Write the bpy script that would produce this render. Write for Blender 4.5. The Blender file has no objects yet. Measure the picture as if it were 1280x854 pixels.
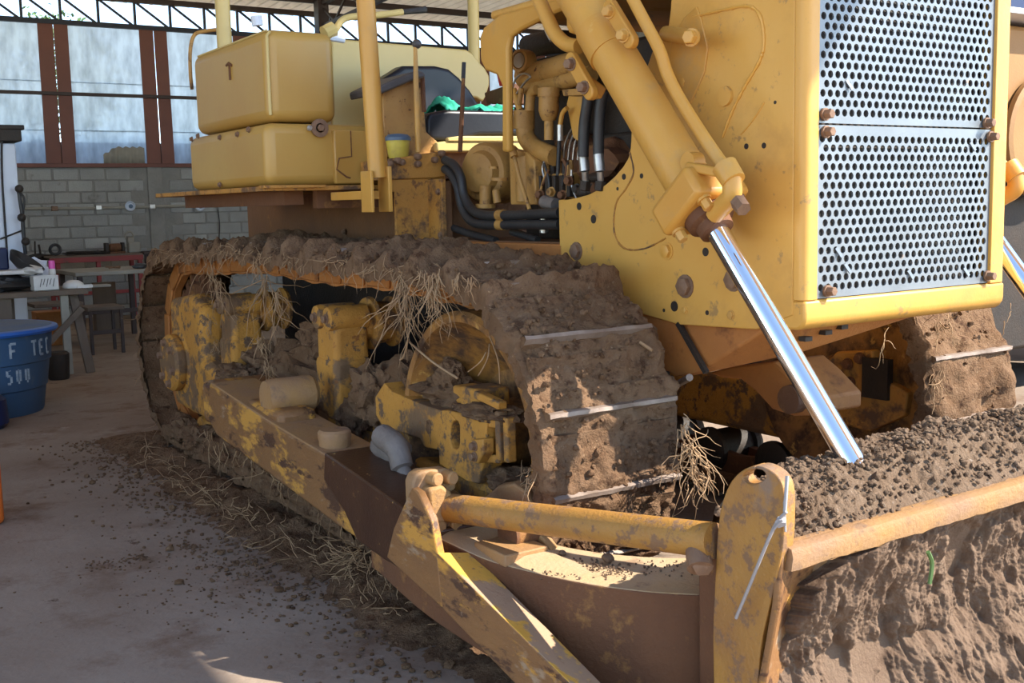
import bpy, bmesh, math, random
from mathutils import Vector, Matrix, noise
random.seed(7)
R = math.radians
PI = math.pi

# ---------------------------------------------------------------- camera
CAM = Vector((0, 0, 1.6))
FPX = 1400.0
PITCH, ROLL, YAW = R(7.0), R(1.3), R(33.3)
FWD = Vector((math.sin(YAW)*math.cos(PITCH), math.cos(YAW)*math.cos(PITCH), -math.sin(PITCH)))
_r = Vector((math.cos(YAW), -math.sin(YAW), 0))
_u = _r.cross(FWD)
RGT = _r*math.cos(ROLL) - _u*math.sin(ROLL)
UPV = _u*math.cos(ROLL) + _r*math.sin(ROLL)
cd = bpy.data.cameras.new('camera')
cam = bpy.data.objects.new('camera', cd)
bpy.context.scene.collection.objects.link(cam)
cd.sensor_width = 36.0
cd.lens = 36.0*FPX/1280.0
cd.clip_start = 0.05
cd.clip_end = 500
M = Matrix((RGT, UPV, -FWD)).transposed().to_4x4()
M.translation = CAM
cam.matrix_world = M
bpy.context.scene.camera = cam

# ---------------------------------------------------------------- sky, sun, exposure
sc = bpy.context.scene
sc.view_settings.view_transform = 'Standard'
sc.view_settings.look = 'None'
sc.view_settings.gamma = 1
sc.view_settings.exposure = 0.3
SUN_DIR = Vector((-0.83, 0.84, -1.0)).normalized()     # the way the light travels
w = bpy.data.worlds.new('sky')
sc.world = w
w.use_nodes = True
nt = w.node_tree
for n in list(nt.nodes): nt.nodes.remove(n)
o_ = nt.nodes.new('ShaderNodeOutputWorld')
bg = nt.nodes.new('ShaderNodeBackground')
sk = nt.nodes.new('ShaderNodeTexSky')
sk.sky_type = 'NISHITA'
sk.sun_disc = False
sk.sun_elevation = math.asin(-SUN_DIR.z)
sk.sun_rotation = math.atan2(-SUN_DIR.x, -SUN_DIR.y)
sk.altitude = 2500
sk.air_density = 0.7
sk.dust_density = 0.1
sk.ozone_density = 2.0
bg.inputs['Strength'].default_value = 0.66
tn = nt.nodes.new('ShaderNodeMix'); tn.data_type = 'RGBA'; tn.blend_type = 'MULTIPLY'; tn.inputs[0].default_value = 1.0; tn.inputs[7].default_value = (1.14, 1.0, 0.82, 1)
nt.links.new(sk.outputs[0], tn.inputs[6]); nt.links.new(tn.outputs[2], bg.inputs[0])
nt.links.new(bg.outputs[0], o_.inputs[0])
sl = bpy.data.lights.new('sun', 'SUN')
sl.energy = 10.5
sl.angle = R(0.55)
sl.color = (1.0, 0.93, 0.82)
so = bpy.data.objects.new('sun', sl)
so.rotation_euler = SUN_DIR.to_track_quat('-Z', 'Y').to_euler()
so.location = (8, -8, 12)
sc.collection.objects.link(so)

# ---------------------------------------------------------------- helpers
def at(px, py, X=None, Y=None, Z=None):
    """photograph pixel -> world point on the plane X=, Y= or Z="""
    d = RGT*(px-640)/FPX - UPV*(py-427)/FPX + FWD
    if X is not None: t = (X-CAM.x)/d.x
    elif Y is not None: t = (Y-CAM.y)/d.y
    else: t = (Z-CAM.z)/d.z
    return CAM + d*t
def rad(p, r):
    """a size of r pixels at the distance of p, in metres"""
    return r*(Vector(p)-CAM).dot(FWD)/FPX

def material(name, base, var=None, vs=2.0, layers=(), rough=0.6, metal=0.0, bump=0.15, bs=60, spec=0.4, stretch=None, rnd=0.0):
    m = bpy.data.materials.new(name); m.use_nodes = True
    t = m.node_tree; L = t.links
    bs_ = t.nodes['Principled BSDF']
    tc = t.nodes.new('ShaderNodeTexCoord')
    src = tc.outputs['Object']
    oi = t.nodes.new('ShaderNodeObjectInfo')
    ad = t.nodes.new('ShaderNodeVectorMath'); ad.operation = 'MULTIPLY_ADD'
    cmb = t.nodes.new('ShaderNodeCombineXYZ')
    for i in range(3): L.new(oi.outputs['Random'], cmb.inputs[i])
    L.new(cmb.outputs[0], ad.inputs[0]); ad.inputs[1].default_value = (37, 53, 71); L.new(src, ad.inputs[2])
    src = ad.outputs[0]
    if stretch:
        mp = t.nodes.new('ShaderNodeVectorMath'); mp.operation = 'MULTIPLY'
        mp.inputs[1].default_value = stretch
        L.new(src, mp.inputs[0]); src = mp.outputs[0]
    def nz(scale, detail=6, rg=0.6):
        n = t.nodes.new('ShaderNodeTexNoise'); n.inputs['Scale'].default_value = scale
        n.inputs['Detail'].default_value = detail; n.inputs['Roughness'].default_value = rg
        L.new(src, n.inputs['Vector']); return n.outputs['Fac']
    def ramp(f, a, b):
        r = t.nodes.new('ShaderNodeMapRange'); r.inputs[1].default_value = a; r.inputs[2].default_value = b
        L.new(f, r.inputs[0]); return r.outputs[0]
    def mix(f, a, b):
        x = t.nodes.new('ShaderNodeMix'); x.data_type = 'RGBA'
        L.new(f, x.inputs[0]) if not isinstance(f, float) else setattr(x.inputs[0], 'default_value', f)
        for v, k in ((a, 6), (b, 7)):
            if isinstance(v, tuple): x.inputs[k].default_value = (*v, 1)
            else: L.new(v, x.inputs[k])
        return x.outputs[2]
    c = base
    if var: c = mix(ramp(nz(vs), 0.3, 0.7), base, var)
    rr = None
    for (col, th, soft, scl) in layers:
        f = ramp(nz(scl, 10, 0.68), th, th+soft)
        c = mix(f, c, col)
        rr = f if rr is None else rr
    if rnd:
        hs = t.nodes.new('ShaderNodeHueSaturation')
        mr = t.nodes.new('ShaderNodeMapRange'); mr.inputs[3].default_value = 1-rnd; mr.inputs[4].default_value = 1+rnd
        L.new(oi.outputs['Random'], mr.inputs[0]); L.new(mr.outputs[0], hs.inputs['Value'])
        if isinstance(c, tuple): hs.inputs['Color'].default_value = (*c, 1)
        else: L.new(c, hs.inputs['Color'])
        c = hs.outputs[0]
    if isinstance(c, tuple): bs_.inputs['Base Color'].default_value = (*c, 1)
    else: L.new(c, bs_.inputs['Base Color'])
    bs_.inputs['Roughness'].default_value = rough
    if rr is not None and rough < 0.75:
        q = t.nodes.new('ShaderNodeMapRange'); q.inputs[3].default_value = rough; q.inputs[4].default_value = 0.85
        L.new(rr, q.inputs[0]); L.new(q.outputs[0], bs_.inputs['Roughness'])
    bs_.inputs['Metallic'].default_value = metal
    bs_.inputs['Specular IOR Level'].default_value = spec
    if bump:
        b = t.nodes.new('ShaderNodeBump'); b.inputs['Strength'].default_value = bump; b.inputs['Distance'].default_value = 0.02
        L.new(nz(bs, 8, 0.65), b.inputs['Height']); L.new(b.outputs[0], bs_.inputs['Normal'])
    return m

RUST = (0.10, 0.035, 0.012)
MUDC = (0.115, 0.062, 0.034)
M_paint = material('yellow_paint', (0.56, 0.30, 0.065), (0.50, 0.235, 0.038), 1.6,
    [((0.38, 0.25, 0.11), 0.54, 0.2, 2.3), (RUST, 0.70, 0.03, 6.0), ((0.62, 0.42, 0.15), 0.66, 0.12, 9.0)], 0.42, bump=0.12, bs=25)
M_hood = material('hood_paint', (0.62, 0.345, 0.082), (0.56, 0.275, 0.045), 1.3,
    [((0.42, 0.225, 0.06), 0.50, 0.22, 1.7), (RUST, 0.70, 0.02, 9.0), ((0.35, 0.20, 0.07), 0.60, 0.06, 14.0)], 0.42, bump=0.10, bs=14)
M_tank = material('tank_paint', (0.45, 0.275, 0.07), (0.40, 0.215, 0.045), 1.1,
    [((0.40, 0.27, 0.12), 0.62, 0.25, 2.0), (RUST, 0.75, 0.02, 10.0)], 0.38, bump=0.05, bs=14)
M_cream = material('cream_paint', (0.56, 0.42, 0.17), (0.50, 0.36, 0.12), 1.1, [(RUST, 0.76, 0.02, 8.0)], 0.4, bump=0.04, bs=12)
M_engine = material('oily_ochre_paint', (0.44, 0.235, 0.06), (0.34, 0.17, 0.045), 5,
    [((0.06, 0.03, 0.015), 0.55, 0.15, 9.0), (RUST, 0.62, 0.05, 20.0)], 0.5, bump=0.25, bs=50)
M_rusty = material('rusty_ochre_paint', (0.46, 0.22, 0.04), (0.36, 0.16, 0.03), 3,
    [(MUDC, 0.50, 0.10, 5.0), ((0.17, 0.075, 0.025), 0.56, 0.05, 14.0)], 0.6, bump=0.35, bs=45)
M_muddy = material('mud_smeared_paint', (0.50, 0.235, 0.036), (0.38, 0.17, 0.03), 3,
    [((0.17, 0.095, 0.045), 0.50, 0.06, 4.0), ((0.13, 0.075, 0.04), 0.54, 0.05, 13.0), ((0.22, 0.085, 0.02), 0.60, 0.06, 24.0)], 0.75, bump=0.5, bs=35)
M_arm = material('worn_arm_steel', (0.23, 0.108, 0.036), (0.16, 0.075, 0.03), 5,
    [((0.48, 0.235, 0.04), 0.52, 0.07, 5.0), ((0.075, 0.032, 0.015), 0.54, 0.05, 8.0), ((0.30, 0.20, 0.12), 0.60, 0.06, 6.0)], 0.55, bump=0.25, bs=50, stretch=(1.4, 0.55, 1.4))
M_tubep = material('scratched_ochre_steel', (0.38, 0.19, 0.038), (0.27, 0.125, 0.035), 4,
    [((0.20, 0.11, 0.055), 0.52, 0.06, 16.0), ((0.22, 0.14, 0.09), 0.60, 0.08, 3.0)], 0.5, bump=0.3, bs=70)
M_idler = material('streaked_idler_steel', (0.36, 0.165, 0.035), (0.20, 0.09, 0.028), 5,
    [((0.07, 0.035, 0.018), 0.46, 0.14, 6.0), ((0.42, 0.23, 0.06), 0.60, 0.05, 13.0)], 0.5, bump=0.3, bs=40)
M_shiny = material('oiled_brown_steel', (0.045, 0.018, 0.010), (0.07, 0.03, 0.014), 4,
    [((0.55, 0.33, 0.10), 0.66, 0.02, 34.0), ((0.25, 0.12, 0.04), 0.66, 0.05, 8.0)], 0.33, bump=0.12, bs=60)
M_rust = material('dark_rust', (0.16, 0.065, 0.025), (0.10, 0.04, 0.018), 4, [((0.26, 0.12, 0.035), 0.55, 0.1, 8.0)], 0.75, bump=0.35, bs=50)
M_orange = material('orange_rusted_underside', (0.42, 0.16, 0.035), (0.33, 0.12, 0.03), 3,
    [((0.16, 0.06, 0.02), 0.55, 0.12, 5.0)], 0.7, bump=0.3, bs=35)
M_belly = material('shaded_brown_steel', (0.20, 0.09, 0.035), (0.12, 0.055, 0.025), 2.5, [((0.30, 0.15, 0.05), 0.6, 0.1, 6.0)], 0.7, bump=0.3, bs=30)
M_mach = material('brown_machine_paint', (0.30, 0.16, 0.055), (0.24, 0.12, 0.04), 2, [((0.10, 0.05, 0.02), 0.62, 0.1, 4.0)], 0.6, bump=0.1)
M_dark = material('grease_and_shade_black', (0.018, 0.014, 0.011), (0.035, 0.022, 0.014), 8, rough=0.6, bump=0.3)  # greasy parts; also paints the shade in holes and under machines
M_grille = material('grey_perforated_steel', (0.20, 0.225, 0.25), (0.16, 0.18, 0.20), 6, [((0.40, 0.27, 0.16), 0.66, 0.1, 9.0)], 0.42, metal=0.35, bump=0.04)
M_chrome = material('chrome', (0.88, 0.89, 0.92), rough=0.09, metal=1.0, bump=0)
M_steel = material('grey_fitting_steel', (0.50, 0.48, 0.45), (0.36, 0.33, 0.30), 9, rough=0.35, metal=0.8, bump=0.1)
M_rubber = material('black_rubber', (0.022, 0.021, 0.022), (0.035, 0.032, 0.03), 12, rough=0.45, bump=0.15)
M_vinyl = material('black_vinyl', (0.012, 0.013, 0.018), (0.016, 0.017, 0.022), 8, rough=0.36, bump=0.06, bs=20, spec=0.3)
M_pad = material('grey_brown_vinyl', (0.085, 0.075, 0.07), (0.06, 0.052, 0.05), 8, rough=0.5, bump=0.1)
M_bolt = material('rusty_bolt', (0.17, 0.095, 0.06), (0.24, 0.14, 0.08), 30, rough=0.6, metal=0.2, bump=0.2)
M_mud = material('dried_mud', (0.145, 0.078, 0.040), (0.215, 0.130, 0.075), 9,
    [((0.070, 0.034, 0.018), 0.53, 0.12, 16.0), ((0.34, 0.23, 0.14), 0.63, 0.06, 40.0), ((0.20, 0.08, 0.03), 0.66, 0.1, 5.0)], 0.95, bump=0.9, bs=70, spec=0.15)
M_bmud = material('pale_dried_mud', (0.185, 0.125, 0.085), (0.13, 0.082, 0.054), 5,
    [((0.085, 0.052, 0.034), 0.54, 0.14, 6.0)], 0.97, bump=0.6, bs=80, spec=0.1)
M_soil = material('dark_soil', (0.21, 0.145, 0.098), (0.135, 0.086, 0.054), 12, [((0.30, 0.24, 0.19), 0.6, 0.1, 30.0)], 0.97, bump=0.8, bs=90, spec=0.1)
M_straw = material('dry_straw', (0.40, 0.26, 0.14), (0.26, 0.15, 0.075), 5, rough=0.8, bump=0, rnd=0)
M_lug = material('worn_bare_edge', (0.30, 0.235, 0.19), (0.15, 0.10, 0.07), 9, rough=0.5, metal=0.2, bump=0.2)
M_greylump = material('grey_clay_coat', (0.13, 0.105, 0.09), (0.20, 0.165, 0.145), 10, rough=0.55, bump=0.3)
M_litdust = material('sunlit_dusty_steel', (0.42, 0.31, 0.20), (0.44, 0.29, 0.14), 4, [((0.24, 0.15, 0.09), 0.58, 0.1, 9.0)], 0.8, bump=0.3, bs=60)  # settled dust plus a sunlit tone put into the colour
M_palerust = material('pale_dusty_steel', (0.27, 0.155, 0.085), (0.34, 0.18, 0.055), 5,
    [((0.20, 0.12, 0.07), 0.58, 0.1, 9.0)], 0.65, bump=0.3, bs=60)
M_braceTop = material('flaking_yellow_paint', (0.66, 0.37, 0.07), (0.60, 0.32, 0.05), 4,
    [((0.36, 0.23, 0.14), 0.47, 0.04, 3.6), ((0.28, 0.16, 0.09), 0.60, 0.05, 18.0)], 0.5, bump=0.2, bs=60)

M_floor = material('dusty_concrete', (0.32, 0.255, 0.20), (0.23, 0.165, 0.12), 1.3,
    [((0.17, 0.10, 0.062), 0.53, 0.16, 2.1), ((0.12, 0.075, 0.05), 0.64, 0.05, 9.0), ((0.46, 0.41, 0.37), 0.66, 0.12, 1.6)], 0.9, bump=0.35, bs=28, spec=0.2)
M_earth = material('red_earth', (0.42, 0.20, 0.10), (0.34, 0.15, 0.075), 0.5, rough=0.95, bump=0.5, bs=8)
M_block = material('concrete_block', (0.36, 0.345, 0.31), (0.29, 0.275, 0.25), 3, [((0.13, 0.11, 0.09), 0.62, 0.15, 2.5)], 0.95, bump=0.6, bs=45, rnd=0.13)
M_mortar = material('mortar', (0.20, 0.185, 0.165), (0.27, 0.25, 0.22), 4, rough=0.95, bump=0.6, bs=30)
M_plate = material('red_brown_primer_steel', (0.19, 0.065, 0.04), (0.14, 0.05, 0.033), 1.5, rough=0.6, bump=0.05)
M_truss = material('truss_blue_black', (0.022, 0.024, 0.035), rough=0.6, bump=0)
M_trussb = material('dark_brown_steel', (0.045, 0.026, 0.02), rough=0.6, bump=0.05)
M_roof = material('roof_sheet_underside', (0.80, 0.70, 0.56), (0.70, 0.60, 0.46), 0.8, rough=0.5, bump=0)
M_wood = material('grey_weathered_wood', (0.17, 0.125, 0.09), (0.11, 0.08, 0.058), 2, rough=0.85, bump=0.3, bs=30, stretch=(1, 1, 0.2))
M_palewood = material('pale_board', (0.32, 0.29, 0.23), (0.24, 0.21, 0.17), 3, rough=0.8, bump=0.1)
M_red = material('faded_red_paint', (0.30, 0.045, 0.04), (0.22, 0.035, 0.03), 3, [((0.12, 0.07, 0.05), 0.6, 0.1, 6)], 0.6, bump=0.1)
M_white = material('white_enamel', (0.62, 0.66, 0.74), (0.56, 0.60, 0.68), 2, rough=0.4, bump=0)
M_whiteish = material('white_plastic', (0.66, 0.64, 0.60), (0.55, 0.52, 0.48), 7, rough=0.5, bump=0.05)
M_lid = material('blue_rim_plastic', (0.02, 0.11, 0.42), rough=0.35, bump=0)
M_lidtop = material('dusty_lid_plastic', (0.13, 0.15, 0.17), (0.05, 0.11, 0.24), 2.5, rough=0.6, bump=0.1)
M_tankblue = material('faded_blue_plastic', (0.035, 0.085, 0.17), (0.055, 0.095, 0.15), 2.5, [((0.16, 0.17, 0.17), 0.62, 0.15, 4)], 0.5, bump=0.05)
M_stencil = material('white_stencil_paint', (0.42, 0.46, 0.50), (0.16, 0.22, 0.28), 22, rough=0.7, bump=0)
M_ora = material('orange_plastic', (0.62, 0.13, 0.02), rough=0.4, bump=0)
M_navy = material('navy_plastic', (0.012, 0.02, 0.07), rough=0.35, bump=0)
M_pink = material('pink_plastic', (0.75, 0.10, 0.40), rough=0.4, bump=0)
M_green = material('green_cloth', (0.03, 0.42, 0.27), (0.02, 0.30, 0.20), 8, rough=0.75, bump=0.1)
M_leaf = material('leaf', (0.07, 0.13, 0.035), (0.11, 0.18, 0.05), 1.5, rough=0.6, bump=0)
M_ylw = material('yellow_plastic', (0.60, 0.48, 0.06), (0.40, 0.30, 0.06), 14, rough=0.45, bump=0)
M_bluelid = material('blue_grey_plastic', (0.07, 0.11, 0.17), rough=0.4, bump=0)
M_redp = material('red_lamp_plastic', (0.40, 0.02, 0.01), rough=0.3, bump=0)
M_tie = material('grey_tie_plastic', (0.28, 0.26, 0.26), rough=0.4, bump=0)
M_glassd = material('gauge_face', (0.30, 0.22, 0.13), rough=0.25, bump=0)

def sheet_material(cols=((0.62, 0.66, 0.70, 1), (0.90, 0.95, 1.0, 1)), dif=0.25, tran=0.10):
    m = bpy.data.materials.new('translucent_sheet'); m.use_nodes = True
    t = m.node_tree; L = t.links
    for n in list(t.nodes): t.nodes.remove(n)
    out = t.nodes.new('ShaderNodeOutputMaterial')
    tr = t.nodes.new('ShaderNodeBsdfTranslucent'); tp = t.nodes.new('ShaderNodeBsdfTransparent'); df = t.nodes.new('ShaderNodeBsdfDiffuse')
    tc = t.nodes.new('ShaderNodeTexCoord'); nz = t.nodes.new('ShaderNodeTexNoise'); nz.inputs['Scale'].default_value = 3.0; nz.inputs['Detail'].default_value = 8
    mp = t.nodes.new('ShaderNodeMapping'); mp.inputs['Scale'].default_value = (2.2, 1, 0.8)
    L.new(tc.outputs['Object'], mp.inputs[0]); L.new(mp.outputs[0], nz.inputs['Vector'])
    cr = t.nodes.new('ShaderNodeValToRGB')
    cr.color_ramp.elements[0].position = 0.35; cr.color_ramp.elements[0].color = cols[0]
    cr.color_ramp.elements[1].position = 0.65; cr.color_ramp.elements[1].color = cols[1]
    L.new(nz.outputs['Fac'], cr.inputs[0])
    for s in (tr, df): L.new(cr.outputs[0], s.inputs[0])
    tp.inputs[0].default_value = (0.85, 0.92, 1, 1)
    m1 = t.nodes.new('ShaderNodeMixShader'); m1.inputs[0].default_value = dif
    L.new(tr.outputs[0], m1.inputs[1]); L.new(df.outputs[0], m1.inputs[2])
    m2 = t.nodes.new('ShaderNodeMixShader'); m2.inputs[0].default_value = tran
    L.new(m1.outputs[0], m2.inputs[1]); L.new(tp.outputs[0], m2.inputs[2])
    L.new(m2.outputs[0], out.inputs[0])
    return m
M_sheet = sheet_material(((0.38, 0.41, 0.43, 1), (0.62, 0.67, 0.70, 1)), tran=0.04)
M_roofT = sheet_material(((0.70, 0.60, 0.46, 1), (0.80, 0.70, 0.55, 1)), 0.90, 0.0)

WP = {}                                              # world position of every object built
def empty(name, loc, label, cat, group=None):
    o = bpy.data.objects.new(name, None); o.location = loc; o.empty_display_size = 0.2
    sc.collection.objects.link(o); WP[o] = Vector(loc)
    o['label'] = label; o['category'] = cat
    if group: o['group'] = group
    return o
def tag(o, label=None, cat=None, group=None, kind=None):
    for k, v in (('label', label), ('category', cat), ('group', group), ('kind', kind)):
        if v: o[k] = v
    return o

class MB:
    """collects shapes in world coordinates; build() links them as one mesh object"""
    def __init__(s): s.b = bmesh.new()
    def geo(s, vs, fs):
        bv = [s.b.verts.new(v) for v in vs]
        for f in fs:
            try: s.b.faces.new([bv[i] for i in f])
            except ValueError: pass
        return s
    def box(s, a, b, rot=None, piv=None):
        x0, y0, z0 = a; x1, y1, z1 = b
        vs = [Vector(v) for v in ((x0,y0,z0),(x1,y0,z0),(x1,y1,z0),(x0,y1,z0),(x0,y0,z1),(x1,y0,z1),(x1,y1,z1),(x0,y1,z1))]
        if rot:
            c = Vector(piv) if piv else (Vector(a)+Vector(b))/2
            vs = [rot @ (v-c) + c for v in vs]
        return s.geo(vs, [(0,3,2,1),(4,5,6,7),(0,1,5,4),(1,2,6,5),(2,3,7,6),(3,0,4,7)])
    def beam(s, p, q, wd, ht, up=(0,0,1)):
        p, q = Vector(p), Vector(q); d = (q-p).normalized()
        sd = d.cross(Vector(up)).normalized()*wd/2; u = sd.normalized().cross(d).normalized()*ht/2
        vs = [p-sd-u, p+sd-u, p+sd+u, p-sd+u, q-sd-u, q+sd-u, q+sd+u, q-sd+u]
        return s.geo(vs, [(0,3,2,1),(4,5,6,7),(0,1,5,4),(1,2,6,5),(2,3,7,6),(3,0,4,7)])
    def tube(s, pts, r, n=12, caps=True):
        pts = [Vector(p) for p in pts]
        rs = r if isinstance(r, (list, tuple)) else [r]*len(pts)
        rings = []; prev = None
        for i, p in enumerate(pts):
            d = (pts[min(i+1, len(pts)-1)]-pts[max(i-1, 0)]).normalized()
            if prev is None:
                a = d.cross(Vector((0,0,1)))
                if a.length < 0.05: a = d.cross(Vector((1,0,0)))
                a.normalize()
            else:
                a = (prev - d*prev.dot(d)).normalized()
            prev = a; b = d.cross(a)
            rings.append([s.b.verts.new(p+(a*math.cos(2*PI*k/n)+b*math.sin(2*PI*k/n))*rs[i]) for k in range(n)])
        for i in range(len(rings)-1):
            for k in range(n):
                s.b.faces.new((rings[i][k], rings[i][(k+1)%n], rings[i+1][(k+1)%n], rings[i+1][k]))
        if caps:
            s.b.faces.new(rings[0][::-1]); s.b.faces.new(rings[-1])
        return s
    def lathe(s, o, ax, prof, n=24):
        """prof: (distance along ax, radius)"""
        o = Vector(o); ax = Vector(ax).normalized()
        a = ax.cross(Vector((0,0,1)))
        if a.length < 0.05: a = ax.cross(Vector((1,0,0)))
        a.normalize(); b = ax.cross(a); rings = []
        for (h, r) in prof:
            r = max(r, 1e-4)
            rings.append([s.b.verts.new(o+ax*h+(a*math.cos(2*PI*k/n)+b*math.sin(2*PI*k/n))*r) for k in range(n)])
        for i in range(len(rings)-1):
            for k in range(n):
                s.b.faces.new((rings[i][k], rings[i][(k+1)%n], rings[i+1][(k+1)%n], rings[i+1][k]))
        s.b.faces.new(rings[0][::-1]); s.b.faces.new(rings[-1])
        return s
    def prism(s, pts, off):
        """polygon of world points swept by off"""
        pts = [Vector(p) for p in pts]; off = Vector(off); n = len(pts)
        v0 = [s.b.verts.new(p) for p in pts]; v1 = [s.b.verts.new(p+off) for p in pts]
        s.b.faces.new(v0[::-1]); s.b.faces.new(v1)
        for i in range(n): s.b.faces.new((v0[i], v0[(i+1)%n], v1[(i+1)%n], v1[i]))
        return s
    def bolt(s, p, ax, r, h, washer=True):
        ax = Vector(ax).normalized()
        if washer: s.lathe(p, ax, [(-0.002, r*1.3), (h*0.2, r*1.3)], 14)
        s.lathe(p, ax, [(0, r), (h*0.9, r), (h, r*0.85)], 6)
        return s
    def lump(s, c, r, seed=0, amp=0.35, sub=2, f=1.5):
        r = Vector((r, r, r)) if isinstance(r, (int, float)) else Vector(r)
        res = bmesh.ops.create_icosphere(s.b, subdivisions=sub, radius=1)
        off = Vector((seed*3.1, seed*1.7, seed*2.3))
        for v in res['verts']:
            k = 1+amp*noise.fractal(v.co*f+off, 0.8, 2.1, 3)
            v.co = Vector((v.co.x*r.x*k, v.co.y*r.y*k, v.co.z*r.z*k))+Vector(c)
        return s
    def ball(s, c, r, sub=2):
        r = Vector((r, r, r)) if isinstance(r, (int, float)) else Vector(r)
        res = bmesh.ops.create_icosphere(s.b, subdivisions=sub, radius=1)
        for v in res['verts']: v.co = Vector((v.co.x*r.x, v.co.y*r.y, v.co.z*r.z))+Vector(c)
        return s
    def grid(s, nu, nv, fn, wrap=False):
        vs = [[s.b.verts.new(fn(i, j)) for j in range(nv)] for i in range(nu)]
        for i in range(nu if wrap else nu-1):
            for j in range(nv-1):
                s.b.faces.new((vs[i][j], vs[(i+1)%nu][j], vs[(i+1)%nu][j+1], vs[i][j+1]))
        return s
    def build(s, name, mat, parent=None, bevel=0.0, smooth=True, ang=35, loc=None, seg=2, fix=True, sub=0):
        b = s.b
        if fix: bmesh.ops.recalc_face_normals(b, faces=b.faces)
        if loc is None:
            c = sum((v.co for v in b.verts), Vector())/max(1, len(b.verts))
            if parent is None:
                c.z = min(v.co.z for v in b.verts)
        else: c = Vector(loc)
        for v in b.verts: v.co -= c
        if smooth:
            lim = R(ang)
            for f in b.faces: f.smooth = True
            for e in b.edges:
                if len(e.link_faces) == 2 and e.calc_face_angle(0) > lim: e.smooth = False
        me = bpy.data.meshes.new(name); b.to_mesh(me); b.free()
        if isinstance(mat, (list, tuple)):
            for k in mat: me.materials.append(k)
        else: me.materials.append(mat)
        o = bpy.data.objects.new(name, me); sc.collection.objects.link(o)
        if bevel:
            md = o.modifiers.new('bevel', 'BEVEL'); md.width = bevel; md.segments = seg; md.limit_method = 'ANGLE'; md.angle_limit = R(35)
            md.harden_normals = False
        if sub:
            md = o.modifiers.new('subdivision', 'SUBSURF'); md.levels = sub; md.render_levels = sub
        WP[o] = c
        if parent is not None:
            o.parent = parent; o.location = c - WP[parent]
        else: o.location = c
        return o
def dup(o, parent, loc, rot=None):
    c = o.copy(); sc.collection.objects.link(c); c.parent = parent
    c.location = Vector(loc) - (WP[parent] if parent else Vector()); WP[c] = Vector(loc)
    if rot is not None: c.rotation_euler = rot
    return c
def struct(mb, name, m, parent=None, **k):
    o = mb.build(name, m, parent, **k); o['kind'] = 'structure'; return o
def smooth_path(pts, n=8):
    pts = [Vector(p) for p in pts]; out = []
    for i in range(len(pts)-1):
        p0 = pts[max(i-1, 0)]; p1 = pts[i]; p2 = pts[i+1]; p3 = pts[min(i+2, len(pts)-1)]
        for k in range(n):
            t = k/n
            out.append(0.5*((2*p1)+(p2-p0)*t+(2*p0-5*p1+4*p2-p3)*t*t+(3*p1-p0-3*p2+p3)*t*t*t))
    out.append(pts[-1]); return out
def fbm(p, o=4, h=0.9): return noise.fractal(p, h, 2.1, o)

# ================================================================ THE SHED
YW = 18.0
fl = MB()
fl.grid(60, 60, lambda i, j: Vector((-30+i, -30+j, 0)))
floor = struct(fl, 'floor', M_floor, loc=(0, 0, 0))
fl = MB(); fl.grid(40, 30, lambda i, j: Vector((-30+i*1.6, -2.4-j, 0.02+0.03*noise.noise(Vector((i*1.6, j, 0)))))); struct(fl, 'ground', M_earth, loc=(0, 0, 0), fix=False)

# back wall: a mortar core with proud blocks
wb = MB(); wb.box((-6, YW, 0), (14, YW+0.14, 2.305))
wall_back = struct(wb, 'wall_back', M_mortar)
blk = None; n = 0
PX0, PX1 = 5.03, 5.27                                   # the concrete pier between the blocks
for r in range(13):
    z = r*0.1755+0.008
    x = 1.9 + (0.0 if r % 2 else -0.2)
    while x < 9.0:
        x0, x1 = x+0.008, x+0.372
        x += 0.385
        if x1 > PX0 and x0 < PX1:
            continue
        if blk is None:
            b = MB(); b.box((x0, YW-0.012, z), (x1, YW+0.02, z+0.158)); blk = b.build('block', M_block, wall_back, bevel=0.006, seg=1)
            hx = (x0+x1)/2; continue
        c = dup(blk, wall_back, ((x0+x1)/2, YW+0.004+random.uniform(-0.004, 0.004), z+0.079))
        c.scale = (random.uniform(0.96, 1.01), 1, random.uniform(0.96, 1.02))
pier = MB(); pier.box((PX0, YW-0.03, 0), (PX1, YW+0.1, 2.31)); pier.build('pier', M_mortar, wall_back, bevel=0.01)
lw = MB(); lw.box((-4.15, 7.5, 0), (-4, 18.1, 5.2)); struct(lw, 'wall_left', M_mortar)
lw = MB(); lw.box((14, 2.0, 0), (14.15, 18.1, 5.2)); struct(lw, 'wall_right', M_mortar)

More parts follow.
